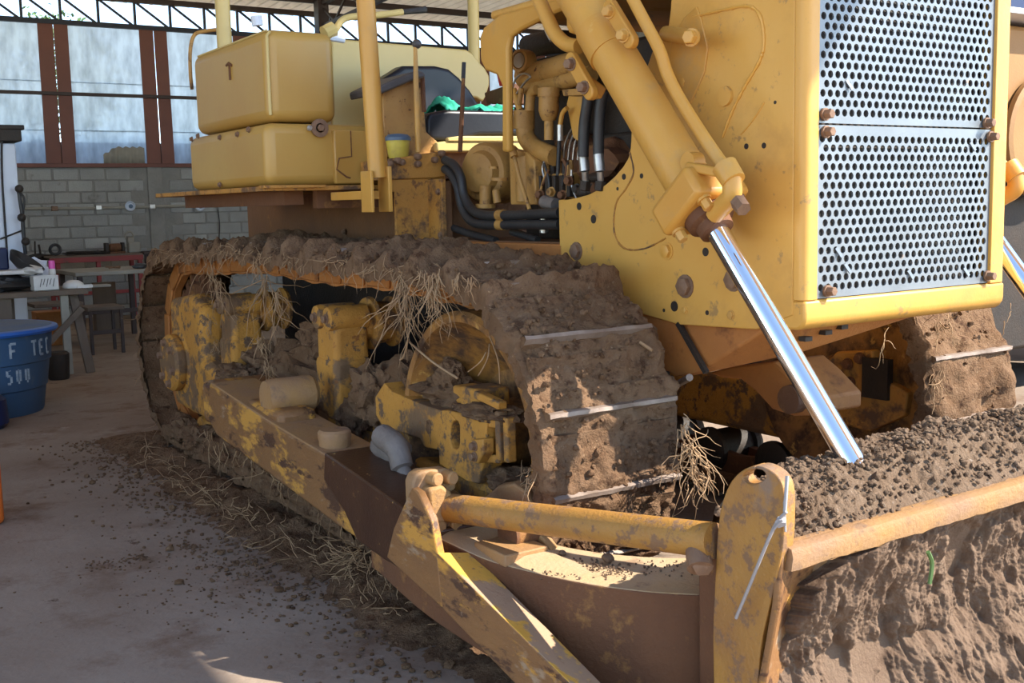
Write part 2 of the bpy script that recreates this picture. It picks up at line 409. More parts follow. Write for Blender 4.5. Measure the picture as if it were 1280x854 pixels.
# upper wall: primer-brown plates and translucent sheets above the blocks
SILL, HEAD = 2.31, 4.42
up = MB(); up.box((-6, YW-0.06, SILL-0.01), (14, YW+0.06, SILL+0.05)); struct(up, 'trim_1', M_plate, bevel=0.004)
up = MB(); up.box((-6, YW-0.13, 3.36), (14, YW-0.08, 3.41)); struct(up, 'trim_2', M_trussb, bevel=0.004)
k = 0
plates = []
X = 3.54-1.49*5
while X < 13.5:
    for (a, b_) in ((0.0, 0.215), (0.232, 0.43)):
        m = MB(); tl = random.uniform(-0.012, 0.012)
        m.geo([(X+a, YW-0.075, SILL+0.05), (X+b_, YW-0.075, SILL+0.05), (X+b_+tl, YW-0.075, HEAD), (X+a+tl, YW-0.075, HEAD),
               (X+a, YW-0.055, SILL+0.05), (X+b_, YW-0.055, SILL+0.05), (X+b_+tl, YW-0.055, HEAD), (X+a+tl, YW-0.055, HEAD)],
              [(0,1,2,3),(7,6,5,4),(0,4,5,1),(1,5,6,2),(2,6,7,3),(3,7,4,0)])
        o = m.build('wall_plate', M_plate, wall_back)
    # sheet between this pair and the next, three overlapping pieces with soft waves
    xs0, xs1 = X+0.40, X+1.52
    for (z0, z1, dy) in ((SILL+0.04, 2.86, 0.0), (2.84, 3.58, 0.012), (3.56, HEAD+0.03, 0.024)):
        m = MB()
        def fn(i, j, z0=z0, z1=z1, dy=dy, X=X):
            x = xs0+(xs1-xs0)*i/28; z = z0+(z1-z0)*j/8
            y = YW+0.0-dy*0.5+0.012*math.sin(x*42)*(1 if dy < 0.02 else 0.2)+0.02*fbm(Vector((x*2, z*2, dy*50)))
            return Vector((x, y, z))
        m.grid(29, 9, fn)
        m.build('translucent_panel', M_sheet, wall_back, fix=False)
    X += 1.49
# corrugated fence outside, seen hazily through the sheets
m = MB(); m.grid(400, 2, lambda i, j: Vector((1+i*0.03, YW+1.2+0.05*math.sin(i*0.9), 2.75*j)))
tag(m.build('corrugated_fence', M_rust), 'rusty corrugated metal fence seen through the plastic sheets outside the back wall', 'fence')

m = MB(); m.grid(60, 2, lambda i, j: Vector((4.38+i*0.0105, YW-0.045+0.015*math.sin(i*0.62), SILL+0.05+(0.25+0.012*math.sin(i*0.62)-0.12*max(0, 1-i/18))*j)))
o = m.build('corrugated_offcut', M_palewood, fix=False); md = o.modifiers.new('thick', 'SOLIDIFY'); md.thickness = 0.004
tag(o, 'small stained corrugated sheet offcut standing on the wall sill in the second bay', 'sheet')
# truss along the head of the back wall
tr = empty('roof_truss', (6, YW-0.05, HEAD), 'dark lattice roof truss running along the top of the back wall', 'truss')
def chord(z, h): 
    m = MB(); m.box((-6, YW-0.09, z), (14, YW-0.01, z+h)); return m
chord(4.40, 0.07).build('bottom_chord', M_truss, tr); chord(4.80, 0.08).build('top_chord', M_trussb, tr)
dg = None; st = None
X = 3.345-0.545*12
i = 0
while X < 13.8:
    if st is None:
        m = MB(); m.box((X-0.018, YW-0.07, 4.46), (X+0.018, YW-0.03, 4.81)); st = m.build('web_post', M_truss, tr)
        m = MB(); m.beam((X+0.02, YW-0.05, 4.81), (X+0.52, YW-0.05, 4.45), 0.03, 0.035, up=(0, 1, 0)); dg = m.build('web_diagonal', M_truss, tr)
        d0 = WP[dg]-Vector((X, 0, 0)); s0 = WP[st]-Vector((X, 0, 0))
    else:
        dup(st, tr, s0+Vector((X, 0, 0))); dup(dg, tr, d0+Vector((X, 0, 0)))
    X += 0.545
# roof sheets + purlins
def roof_z(y): return 4.93+(YW-y)*0.045
def roof(name, x0, x1, y0, y1, mt=None):
    m = MB(); nx = int((x1-x0)/0.05)
    m.grid(nx+1, 2, lambda i, j: Vector((x0+i*0.05, (y0, y1)[j], roof_z((y0, y1)[j])+(0.055 if (i//2) % 2 else 0.0))))
    return struct(m, name, mt or M_roof, fix=False, smooth=False)
roof('ceiling', -6.2, 20, 3.0, 9.0)
roof('ceiling_rear', -6.2, 20, 9.0, YW+0.6, M_roofT)
roof('sun_blocker', 3.4, 6.0, -1.9, 2.99)  # unseen roof piece added to keep the sun off the left floor
y = YW-0.9; pn = 0
while y > 3.0:
    m = MB(); m.box((-6, y, roof_z(y)-0.11), (20, y+0.05, roof_z(y)-0.01))
    pn += 1; struct(m, 'trim_%d' % (pn+2), M_trussb)
    y -= 1.5
# steel column and its roof girder
cx_ = 7.66
m = MB(); m.box((cx_-0.09, 16.9, 0), (cx_+0.09, 17.08, 4.95))
tag(m.build('steel_column', M_trussb, bevel=0.004), 'dark steel column rising behind the tank to the roof', 'column')
g = empty('roof_girder', (cx_, 9, 5.2), 'brown lattice girder crossing under the roof sheets above the steel column', 'girder')
m = MB(); m.beam((cx_, 17, roof_z(17)-0.14), (cx_, 3, roof_z(3)-0.14), 0.07, 0.06); m.build('top_chord', M_trussb, g)
m = MB(); m.beam((cx_, 17, roof_z(17)-0.5), (cx_, 3, roof_z(3)-0.5), 0.07, 0.06); m.build('bottom_chord', M_trussb, g)
y = 17
while y > 3.6:
    m = MB(); m.beam((cx_, y, roof_z(y)-0.16), (cx_, y-0.5, roof_z(y)-0.48), 0.03, 0.03, up=(1, 0, 0)); m.beam((cx_, y-0.5, roof_z(y)-0.48), (cx_, y-0.95, roof_z(y)-0.16), 0.03, 0.03, up=(1, 0, 0))
    m.build('web_bracket', M_trussb, g); y -= 1.0

# conduit with round lamp holders on the block wall
cz = 1.688
cr = empty('conduit_pipe', (4, YW-0.05, cz), 'rusty conduit pipe fixed along the grey block wall', 'pipe')
m = MB(); m.tube([(2.6, YW-0.045, cz+0.01), (4.2, YW-0.045, cz-0.01), (6.0, YW-0.045, cz), (9.5, YW-0.045, cz-0.01)], 0.022, 8); m.build('pipe', M_palewood, cr)
for px in (68, 123, 190, 271):
    p = at(px, 259, Y=YW-0.05); m = MB(); m.box((p.x-0.045, YW-0.085, cz-0.035), (p.x+0.045, YW-0.02, cz+0.035)); m.build('junction_box', M_bolt if px < 100 else M_steel, cr, bevel=0.006)
LB = ['white round lamp holder on the conduit left of the concrete pier', 'white round lamp holder on the conduit just left of the yellow tank base', 'white round lamp holder on the conduit half behind the rusty tank support']
for px, lb in zip((163, 250, 322), LB):
    p = at(px, 258, Y=YW-0.07); e = empty('lamp_holder', (p.x, YW-0.06, cz), lb, 'lamp', 'lamp holders on the conduit')
    m = MB(); m.lathe((p.x, YW-0.07, p.z), (-0.3, -1, 0.1), [(0, 0.03), (0.02, 0.075), (0.045, 0.078), (0.05, 0.07), (0.03, 0.05)], 20); m.build('shade', M_white, e)
    m = MB(); m.lathe((p.x, YW-0.1, p.z), (-0.3, -1, 0.1), [(0, 0.035), (0.03, 0.03), (0.032, 0.0)], 14); m.build('socket', M_bluelid, e)
p = at(272, 262, Y=YW-0.05); m = MB(); m.tube(smooth_path([p, p+Vector((0.02, 0, -0.25)), p+Vector((-0.02, 0, -0.6))]), 0.008, 6)
tag(m.build('hanging_wire', M_rubber), 'thin black wire hanging from the conduit down the block wall', 'wire')

# red workbench against the wall
def bench(name, label, x0, x1, y0, y1, z, th, mt, leg, lm, rail=True, legpos=None):
    e = empty(name, ((x0+x1)/2, (y0+y1)/2, 0), label, 'workbench' if 'bench' in name else 'table')
    m = MB(); m.box((x0, y0, z-th), (x1, y1, z)); m.build('table_top', mt, e, bevel=0.008)
    for (lx, ly) in (legpos or [(x0+leg, y0+leg), (x1-leg, y0+leg), (x0+leg, y1-leg), (x1-leg, y1-leg)]):
        m = MB(); m.box((lx-leg/2, ly-leg/2, 0), (lx+leg/2, ly+leg/2, z-th)); m.build('leg', lm, e, bevel=0.004)
    if rail:
        m = MB(); m.box((x0+leg, y0+leg*0.6, z*0.42), (x1-leg, y0+leg*1.2, z*0.42+0.05)); m.build('rail', lm, e, bevel=0.004)
    return e
rb = bench('workbench', 'long red steel workbench against the grey block wall', 3.3, 4.62, 17.0, 17.55, 1.0, 0.03, M_wood, 0.06, M_red, legpos=[(3.42, 17.04), (3.98, 17.04), (4.58, 17.04), (3.42, 17.5), (4.58, 17.5)])
m = MB(); m.box((3.3, 16.985, 0.90), (4.62, 17.01, 0.975)); m.build('apron', M_red, rb, bevel=0.004)
sb = bench('side_bench', 'narrow dark bench end beside the concrete pier', 4.66, 5.15, 17.1, 17.6, 1.01, 0.04, M_trussb, 0.05, M_trussb, rail=False)
# things on the red bench
p = at(175, 312, Y=17.25)
e = empty('oil_jug', (4.57, 17.3, 1.0), 'cream plastic jug with a handle at the right end of the red workbench', 'jug')
m = MB(); m.box((4.48, 17.22, 1.0), (4.66, 17.36, 1.16)); m.box((4.47, 17.23, 1.15), (4.57, 17.34, 1.24)); m.build('body', M_palewood, e, bevel=0.02)
m = MB(); m.tube(smooth_path([(4.46, 17.28, 1.2), (4.46, 17.28, 1.29), (4.54, 17.28, 1.31), (4.58, 17.28, 1.24)]), 0.012, 8); m.build('handle', M_palewood, e)
e = empty('bench_vise', (4.33, 17.25, 1.0), 'dark red bench vise beside the cream jug on the red workbench', 'vise')
m = MB(); m.box((4.2, 17.2, 1.0), (4.42, 17.34, 1.03)); m.lathe((4.2, 17.27, 1.09), (1, 0, 0), [(0, 0.04), (0.02, 0.06), (0.16, 0.06), (0.18, 0.04)], 14); m.build('body', M_rust, e, bevel=0.004)
for (xa, xb) in ((4.14, 4.19), (4.38, 4.42)):
    m = MB(); m.box((xa, 17.21, 1.03), (xb, 17.33, 1.16)); m.build('jaw', M_dark, e, bevel=0.006)
e = empty('coiled_hose', (3.43, 17.2, 1.0), 'small black coil of hose standing on the left end of the red workbench', 'hose')
m = MB(); m.tube([(3.43+0.07*math.cos(a), 17.2+0.01*math.sin(a*2), 1.095+0.07*math.sin(a)) for a in [i*PI/8 for i in range(34)]], 0.022, 8); m.build('coil', M_rubber, e)
m = MB(); m.lump((3.9, 17.3, 1.02), (0.34, 0.16, 0.035), 4, 0.5, 3)
tag(m.build('scrap_heap', M_dark), 'low dark heap of scrap parts lying on the red workbench', 'scrap')
m = MB(); m.tube([(3.2, 17.45, 1.0), (3.21, 17.45, 1.22)], 0.012, 6); m.tube([(3.27, 17.4, 0.99), (3.25, 17.4, 1.17)], 0.016, 6)
m.lump((3.24, 17.42, 0.98), (0.16, 0.08, 0.06), 2, 0.5)
tag(m.build('tool_pile', M_dark), 'dark pile of tools with two upright rods left of the black coil', 'tools')
# pale table and stool in front of it
bench('pale_table', 'pale board table on dark steel legs behind the wooden stool', 3.02, 4.0, 14.1, 15.2, 0.90, 0.05, M_palewood, 0.06, M_trussb)
m = MB(); m.lump((3.86, 14.35, 0.93), (0.1, 0.07, 0.04), 5, 0.3); tag(m.build('black_rag', M_rubber), 'small black rag lump lying on the right side of the pale table', 'rag')
m = MB(); m.tube([(3.5, 14.6, 0.93), (3.62, 14.4, 0.92)], 0.012, 6); m.tube([(3.5, 14.45, 0.92), (3.66, 14.55, 0.93)], 0.01, 6)
tag(m.build('loose_rods', M_bolt), 'thin crossed rods lying in the middle of the pale table', 'rods')
e = bench('stool', 'low wooden stool with thin dark legs in front of the pale table', 2.92, 3.33, 13.15, 13.6, 0.545, 0.045, M_wood, 0.035, M_trussb)
e['category'] = 'stool'
m = MB(); m.box((2.5, 13.9, 0.52), (3.05, 14.4, 0.56)); tag(m.build('low_board', M_wood, bevel=0.004), 'low weathered board between the near workbench and the stool', 'board')
m = MB(); m.box((2.62, 14.5, 0.0), (3.0, 14.8, 0.42)); tag(m.build('red_crate', M_orange, bevel=0.01), 'reddish crate on the floor under the low board', 'crate')
m = MB(); m.box((3.55, 15.6, 0.35), (3.85, 15.64, 0.68)); m.box((3.55, 15.5, 0.0), (3.85, 15.7, 0.36)); tag(m.build('brown_carton', M_wood, bevel=0.004), 'brown carton standing beneath the pale table', 'carton')

# near wooden workbench with clutter
wbn = empty('wooden_bench', (2.2, 12, 0), 'rough timber bench with braced legs behind the blue water tank', 'workbench')
m = MB(); m.box((1.2, 11.7, 0.80), (2.62, 12.5, 0.85)); m.build('table_top', M_wood, wbn, bevel=0.006)
m = MB(); m.box((2.3, 12.35, 0.82), (3.0, 12.5, 0.845)); m.build('side_board', M_palewood, wbn, bevel=0.004)
for (a, b_, wd, mt) in (((2.40, 11.78, 0.0), (2.40, 11.78, 0.8), 0.075, M_palewood), ((2.60, 11.75, 0.0), (2.50, 11.85, 0.8), 0.085, M_wood), ((1.98, 12.3, 0), (1.98, 12.3, 0.8), 0.08, M_wood), ((1.85, 11.8, 0), (1.85, 11.8, 0.8), 0.12, M_wood), ((2.0, 11.75, 0.12), (2.56, 11.75, 0.66), 0.06, M_wood)):
    m = MB(); m.beam(a, b_, wd, wd*0.6, up=(0, 1, 0)); m.build('leg' if a[0] == b_[0] or a[0] == 2.60 else 'brace', mt, wbn, bevel=0.004)
# white cabinet
wc = empty('white_cabinet', (1.7, 13.2, 0), 'tall white cabinet at the left edge with cables down its front', 'cabinet')
m = MB(); m.box((1.15, 13.0, 0), (2.27, 13.5, 2.36)); m.build('body', M_white, wc, bevel=0.015)
m = MB(); m.box((1.1, 12.95, 2.38), (2.33, 13.5, 2.53)); m.box((1.1, 12.93, 2.5), (2.36, 13.52, 2.55)); m.build('top_box', M_dark, wc, bevel=0.01)
m = MB(); m.tube(smooth_path([at(2, 175, Y=12.98), at(3, 230, Y=12.98), at(9, 318, Y=12.98)]), 0.012, 6); m.tube([at(0, 299, Y=12.97), at(28, 288, Y=12.97)], 0.01, 6); m.build('cable', M_rubber, wc)
m = MB(); m.tube(smooth_path([at(23, 236, Y=12.9), at(25, 250, Y=12.9), at(28, 270, Y=12.9), at(30, 300, Y=12.9), at(32, 318, Y=12.9)]), 0.02, 8); m.tube(smooth_path([at(24, 240, Y=12.9), at(30, 248, Y=12.9), at(29, 268, Y=12.9)]), 0.012, 8); m.build('strap', M_rubber, wc)
for q in ((24, 236), (27, 272), (32, 302)): 
    m = MB(); m.ball(at(*q, Y=12.88), 0.045, 2); m.build('buckle', M_dark, wc)
# clutter on the bench
zt = 0.85
m = MB(); m.lump((1.75, 12.05, zt+0.08), (0.42, 0.22, 0.1), 3, 0.5, 3); tag(m.build('black_bag', M_rubber), 'crumpled black bag lying on the timber bench', 'bag')
m = MB(); m.box((1.55, 11.9, zt+0.17), (2.25, 12.2, zt+0.21)); m.lump((2.15, 12.0, zt+0.2), (0.12, 0.14, 0.05), 9, 0.5); tag(m.build('white_tray', M_whiteish, bevel=0.01), 'pale tray with crumpled plastic resting on the black bag', 'tray')
e = empty('black_bowl', (2.1, 12.05, zt+0.22), 'black bowl tipped on its side on the pale tray', 'bowl')
m = MB(); m.lathe(at(27, 336, Y=12.1), (0.5, -0.25, 0.75), [(0, 0.08), (0.03, 0.15), (0.10, 0.185), (0.11, 0.185), (0.09, 0.165), (0.03, 0.12)], 24); m.build('bowl', M_rubber, e)
m = MB(); m.box((1.55, 12.15, zt+0.21), (1.98, 12.4, zt+0.43)); tag(m.build('blue_tub', M_navy, bevel=0.02), 'dark blue tub behind the black bowl on the bench', 'tub')
m = MB(); p = at(43, 322, Y=12.38); m.lump((p.x, 12.38, 0.99), (0.16, 0.11, 0.17), 6, 0.4, 3); tag(m.build('white_bag', M_white), 'white and green plastic bag bulging behind the black bowl', 'bag')
e = empty('plastic_basket', at(57, 365, Y=11.85), 'small white plastic basket at the front of the timber bench', 'basket')
p = at(57, 364, Y=11.85); p.z = zt
m = MB(); m.box(p+Vector((-0.12, -0.06, 0)), p+Vector((0.12, 0.1, 0.012)))
for a, b_ in (((-0.12, -0.06), (0.12, -0.05)), ((-0.12, 0.09), (0.12, 0.1)), ((-0.12, -0.06), (-0.11, 0.1)), ((0.11, -0.06), (0.12, 0.1))):
    m.box(p+Vector((a[0], a[1], 0)), p+Vector((b_[0], b_[1], 0.15)))
m.build('basket', M_whiteish, e, bevel=0.004)
m = MB()
for i in range(5): m.beam(p+Vector((-0.06+0.03*i, -0.063, 0.04+0.02*(i % 2))), p+Vector((-0.04+0.03*i, -0.063, 0.12)), 0.008, 0.004)
m.build('slot_pattern', M_dark, e)
e = empty('spray_bottle', (2.34, 12.0, zt), 'white bottle with a pink cap behind the plastic basket', 'bottle')
p = at(66, 350, Y=12.05); p.z = zt
m = MB(); m.lathe(p, (0, 0, 1), [(0, 0.035), (0.19, 0.035), (0.215, 0.02)], 16); m.build('bottle', M_whiteish, e)
m = MB(); m.lathe(p+Vector((0, 0, 0.205)), (0, 0, 1), [(0, 0.032), (0.08, 0.03), (0.082, 0.01)], 16); m.build('cap', M_pink, e)
p = at(92, 362, Y=12.0); p.z = zt
m = MB(); m.ball(p+Vector((0, 0, 0.015)), (0.11, 0.08, 0.07)); m.box(p+Vector((0.02, -0.09, 0)), p+Vector((0.17, -0.04, 0.03))); tag(m.build('white_rag', M_whiteish), 'white folded rag at the right end of the timber bench', 'rag')
# blue water tank
bt = empty('water_tank', (1.32, 9.95, 0), 'blue round water tank with lid and white stencilled letters by the bench', 'tank')
C0 = Vector((1.30, 9.98, 0))
m = MB(); m.lathe(C0, (0, 0, 1), [(0, 0.47), (0.0, 0.50), (0.02, 0.51), (0.2, 0.535), (0.215, 0.55), (0.225, 0.55), (0.42, 0.575), (0.43, 0.59), (0.445, 0.59), (0.62, 0.605), (0.66, 0.61), (0.66, 0.5)], 64); m.build('tank_body', M_tankblue, bt)
m = MB(); m.lathe(C0+Vector((0, 0, 0.655)), (0, 0, 1), [(0, 0.60), (0, 0.645), (0.02, 0.66), (0.04, 0.652), (0.05, 0.62), (0.045, 0.60)], 64); m.build('lid_rim', M_lid, bt)
m = MB(); m.lathe(C0+Vector((0, 0, 0.69)), (0, 0, 1), [(0, 0.625), (0.012, 0.62), (0.03, 0.45), (0.05, 0.15), (0.052, 0.0)], 48); m.build('lid', M_lidtop, bt)
def letters(txt, h, th_mid, z, r_, mat, parent, step):
    """stencil strokes wrapped round the tank"""
    G = {'F': [((0,0),(0,1)), ((0,1),(.7,1)), ((0,.52),(.55,.52))], 'T': [((.4,0),(.4,1)), ((0,1),(.8,1))], 'E': [((0,0),(0,1)), ((0,1),(.6,1)), ((0,.5),(.5,.5)), ((0,0),(.6,0))],
         'C': [((0.1,0),(0.1,1)), ((0.1,1),(.6,1)), ((0.1,0),(.6,0))], 'G': [((0,0),(0,1)), ((0,1),(.6,1)), ((0,0),(.6,0)), ((.6,0),(.6,.45))], 'O': [((.05,.1),(.05,.9)), ((.1,1),(.5,1)), ((.1,0),(.5,0)), ((.58,.1),(.58,.9))],
         '0': [((.08,.1),(.08,.9)), ((.2,1),(.42,1)), ((.2,0),(.42,0)), ((.55,.1),(.55,.9))], '5': [((.6,1),(.05,1)), ((.05,1),(.05,.55)), ((.05,.55),(.5,.55)), ((.58,.5),(.58,.05)), ((.5,0),(.05,0))], ' ': []}
    a0 = th_mid
    for ch in txt:
        m = MB()
        for (p0, p1) in G[ch]:
            def W(q):
                a = a0+q[0]*step*0.72; rr = r_+0.004
                return C0+Vector((math.cos(a)*rr, math.sin(a)*rr, z+q[1]*h))
            n = 3
            for s_ in range(n):
                q0 = (p0[0]+(p1[0]-p0[0])*s_/n, p0[1]+(p1[1]-p0[1])*s_/n); q1 = (p0[0]+(p1[0]-p0[0])*(s_+1)/n, p0[1]+(p1[1]-p0[1])*(s_+1)/n)
                A, B = W(q0), W(q1); nrm = ((A+B)/2-C0); nrm.z = 0
                m.beam(A, B, h*0.17, 0.003, up=nrm)
        a0 += step
        if G[ch]: m.build('stencil_letter', mat, parent, smooth=False)
letters('F TEC', 0.115, R(-71.5), 0.485, 0.60, M_stencil, bt, R(9.3))
letters('500', 0.11, R(-74), 0.285, 0.565, M_stencil, bt, R(8.2))
m = MB(); p = at(74, 474, Z=0)
m.lathe(p, (0, 0, 1), [(0, 0.09), (0.02, 0.10), (0.25, 0.11), (0.27, 0.09), (0.27, 0.06)], 20)
tag(m.build('black_bucket', M_dark), 'small black bucket on the floor behind the blue water tank', 'bucket')
m = MB(); p = Vector((1.22, 9.18, 0)); m.lathe(p, (0, 0, 1), [(0, 0.15), (0.04, 0.19), (0.22, 0.18), (0.3, 0.08), (0.34, 0.07)], 24)
tag(m.build('navy_jug', M_navy), 'dark navy plastic jug in front of the blue water tank', 'jug')
e = empty('fuel_can', (0.83, 6.38, 0), 'orange plastic fuel can at the left edge of the floor', 'can')
m = MB(); m.box((0.62, 6.22, 0), (0.90, 6.42, 0.36)); m.build('body', M_ora, e, bevel=0.03)
m = MB(); m.tube(smooth_path([(0.66, 6.32, 0.35), (0.66, 6.32, 0.43), (0.8, 6.32, 0.43), (0.85, 6.32, 0.35)]), 0.016, 8); m.build('handle', M_ora, e)
# trees beyond
def tree(x, y, h, r_, label, sd):
    e = empty('tree', (x, y, 0), label, 'tree', 'trees beyond the back wall')
    m = MB(); m.tube([(x, y, 0), (x+0.1, y, h*0.5), (x, y, h)], [0.2, 0.14, 0.05], 8); m.build('trunk', M_wood, e)
    m = MB(); rn = random.Random(sd)
    for i in range(4000):
        u, v_ = rn.random()*2*PI, math.acos(rn.uniform(-1, 1)); q = r_*(0.55+0.5*rn.random()+0.25*fbm(Vector((math.cos(u)*2, math.sin(u)*2, v_*2+sd))))
        c = Vector((x+q*math.sin(v_)*math.cos(u), y+q*math.sin(v_)*math.sin(u), h+0.8*q*math.cos(v_)))
        a = Vector((rn.uniform(-1, 1), rn.uniform(-1, 1), rn.uniform(-1, 1))).normalized()*0.09; b_ = a.cross(Vector((rn.uniform(-1, 1), rn.uniform(-1, 1), 1))).normalized()*0.05
        m.geo([c-a, c+b_, c+a, c-b_], [(0, 1, 2, 3)])
    o = m.build('foliage', M_leaf, e, smooth=False, fix=False); o['kind'] = 'stuff'
tree(6.2, 31, 5.1, 2.0, 'green leafy tree seen through the truss at the top left corner', 3)
tree(17.5, 27, 2.9, 1.4, 'green shrub just visible past the cream tank behind the seat', 5)

# ================================================================ THE BULLDOZER
bd = empty('bulldozer', (3.38, 5.0, 0), 'large mud-caked yellow crawler bulldozer with lowered blade filling the shed mouth', 'bulldozer')
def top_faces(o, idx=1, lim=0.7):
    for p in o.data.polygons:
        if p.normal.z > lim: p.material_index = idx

# ---- hood and radiator guard
XS, XF, YG = 2.80, 3.905, 2.52
hood = empty('x', (3.35, 3.4, 1.9), 'x', 'x')
for k_ in ('label', 'category'): del hood[k_]
hood.name = 'hood'; hood.parent = bd; hood.location = WP[hood]-WP[bd]
A = lambda px, py, X=XS: at(px, py, X=X)
side = [(945, 412), (848, 406), (800, 392), (740, 365), (700, 336), (698, 250), (710, 249.5), (722, 247), (735, 243.5), (746, 238), (758, 230), (769, 220), (779, 208), (785, 198), (788, 185), (790, 150), (800, 110), (815, 65), (835, 35), (838, 12)]
pts = [A(*q) for q in side]
pts = [Vector((XS, YG+0.05, 1.213))] + pts + [Vector((XS, 3.15, 2.44)), Vector((XS, YG+0.05, 2.44))]
m = MB(); m.prism(pts, (0.03, 0, 0)); m.build('side_plate', M_hood, hood, bevel=0.004)
band = [(635, 190), (627, 190), (627, 108), (621, 94), (606, 88), (600, 76), (599, 46), (604, 34), (625, 17)]
pts = [A(*q) for q in band] + [Vector((XS, 4.15, 2.44)), Vector((XS, 3.1, 2.44))] + [A(*q) for q in ((740, -2), (690, 17), (650, 37), (637, 46), (634, 60))]
m = MB(); m.prism(pts, (0.035, 0, 0)); m.build('rear_cowl', M_paint, hood, bevel=0.012)
m = MB(); m.tube([A(680, 24), A(684, 38), A(690, 50)], 0.012, 8); m.tube([A(688, 45), A(690, 42)], 0.02, 8); m.build('latch', M_steel, hood)
m = MB(); m.box((XS+0.01, YG+0.02, 2.43), (XF-0.01, 4.4, 2.47)); m.build('hood_top', M_hood, hood, bevel=0.015)
m = MB(); m.box((XF-0.03, YG+0.05, 1.213), (XF, 4.3, 2.44)); m.build('far_side_plate', M_hood, hood, bevel=0.004)
GL = at(1023.5, 200, Y=YG).x; GR = at(1242, 200, Y=YG).x; GB = at(1024, 375, Y=YG).z
m = MB()
def corner(xa, s):                                   # rounded vertical corner posts of the guard
    pr = [(0, 0.049)] + [(0.028-0.028*math.cos(a), 0.028-0.028*math.sin(a)) for a in [R(t) for t in (0, 20, 40, 60, 75)]] + [(0.028, 0)]
    return [Vector((xa+s*u, YG+v_, 0)) for u, v_ in pr]
for xa, s, xb in ((XS, 1, GL), (XF, -1, GR)):
    base = corner(xa, s)+[Vector((xb, YG, 0)), Vector((xb, YG+0.06, 0)), Vector((xa+s*0.02, YG+0.06, 0))]
    m = MB()
    if s < 0: base = base[::-1]
    m.prism([p+Vector((0, 0, GB)) for p in base], (0, 0, 2.46-GB)); m.build('guard_post', M_hood, hood, bevel=0.003)
# rounded bottom lip
prf = [(0.09, 0), (0.0, 0), (0.0, -0.055)] + [(0.045-0.045*math.cos(a), -0.055-0.045*math.sin(a)) for a in [R(t) for t in (20, 45, 70, 90)]] + [(0.16, -0.10)]
m = MB(); m.prism([Vector((XS+0.004, YG+u, GB+v_)) for u, v_ in prf], (XF-XS-0.008, 0, 0)); m.build('bottom_lip', M_hood, hood, bevel=0.01)
m = MB(); m.box((GL-0.05, YG+0.07, GB-0.03), (GR+0.05, YG+0.3, 2.42)); m.build('radiator_core', M_dark, hood)

def perforated(x0, x1, z0, z1, chamfer):
    """hexagonally staggered round holes, cut as real geometry"""
    m = MB(); b = m.b; px_, pz, r_ = 0.0355, 0.0305, 0.0127; N = 10; th = 0.006
    y0 = YG+0.012
    rows = int((z1-z0-0.03)/pz); zoff = z0+0.02
    def quad(a, c, b0, d): m.geo([Vector((a, y0, c)), Vector((b0, y0, c)), Vector((b0, y0, d)), Vector((a, y0, d))], [(0, 1, 2, 3)])
    quad(x0, z0, x1, zoff)
    for i in range(rows):
        za, zb = zoff+i*pz, zoff+(i+1)*pz; zc = (za+zb)/2
        xs = x0+0.012+(px_/2 if i % 2 else 0)
        nc = int((x1-0.010-xs)/px_)
        quad(x0, za, xs, zb); quad(xs+nc*px_, za, x1, zb)
        for j in range(nc):
            xa = xs+j*px_; xb = xa+px_; xc = (xa+xb)/2
            if chamfer and (xc-x0)+(z1-zc) < 0.09: quad(xa, za, xb, zb); continue
            if chamfer and (x1-xc)+(z1-zc) < 0.09: quad(xa, za, xb, zb); continue
            hv = []; ov = []; iv = []
            for k in range(N):
                a = 2*PI*k/N+PI/4*0; ca, sa = math.cos(a), math.sin(a)
                hv.append(b.verts.new((xc+r_*ca, y0, zc+r_*sa))); iv.append(b.verts.new((xc+r_*ca, y0+th, zc+r_*sa)))
                t_ = min((px_/2)/max(abs(ca), 1e-6), (pz/2)/max(abs(sa), 1e-6))
                ov.append(b.verts.new((xc+t_*ca, y0, zc+t_*sa)))
            cs = {}
            for k in range(N):
                k2 = (k+1) % N
                b.faces.new((hv[k], ov[k], ov[k2], hv[k2])); b.faces.new((iv[k], hv[k], hv[k2], iv[k2]))
                # corner triangle when the two outer points lie on different sides
                p, q = ov[k].co, ov[k2].co
                if abs(p.x-q.x) > 1e-6 and abs(p.z-q.z) > 1e-6:
                    cx_ = xb if max(p.x, q.x) > xb-1e-6 else xa; cz_ = zb if max(p.z, q.z) > zb-1e-6 else za
                    b.faces.new((ov[k], b.verts.new((cx_, y0, cz_)), ov[k2]))
    quad(x0, zoff+rows*pz, x1, z1)
    return m
seam = at(1024, 154, Y=YG).z
g1 = perforated(GL, GR, GB+0.003, seam-0.004, False).build('grille_plate', M_grille, hood, smooth=False, fix=False)
g2 = perforated(GL, GR, seam+0.002, 2.40, True).build('grille_plate', M_grille, hood, smooth=False, fix=False)
for (px, py) in ((1031, 143), (1032, 165), (1233, 154), (1238, 171), (1034, 364), (1234, 345)):
    p = at(px, py, Y=YG+0.005); m = MB(); m.bolt(p, (0, -1, 0), 0.016, 0.032); m.build('bolt', M_bolt, hood)
# bent bits of mesh
m = MB()
for (px, py) in ((1058, 100), (1213, 178), (1135, 338), (1205, 335), (1056, 330), (1045, 310)):
    p = at(px, py, Y=YG+0.01); m.beam(p, p+Vector((0.02, -0.008, -0.03)), 0.012, 0.004, up=(0, 1, 0))
m.build('bent_mesh', M_grille, hood)
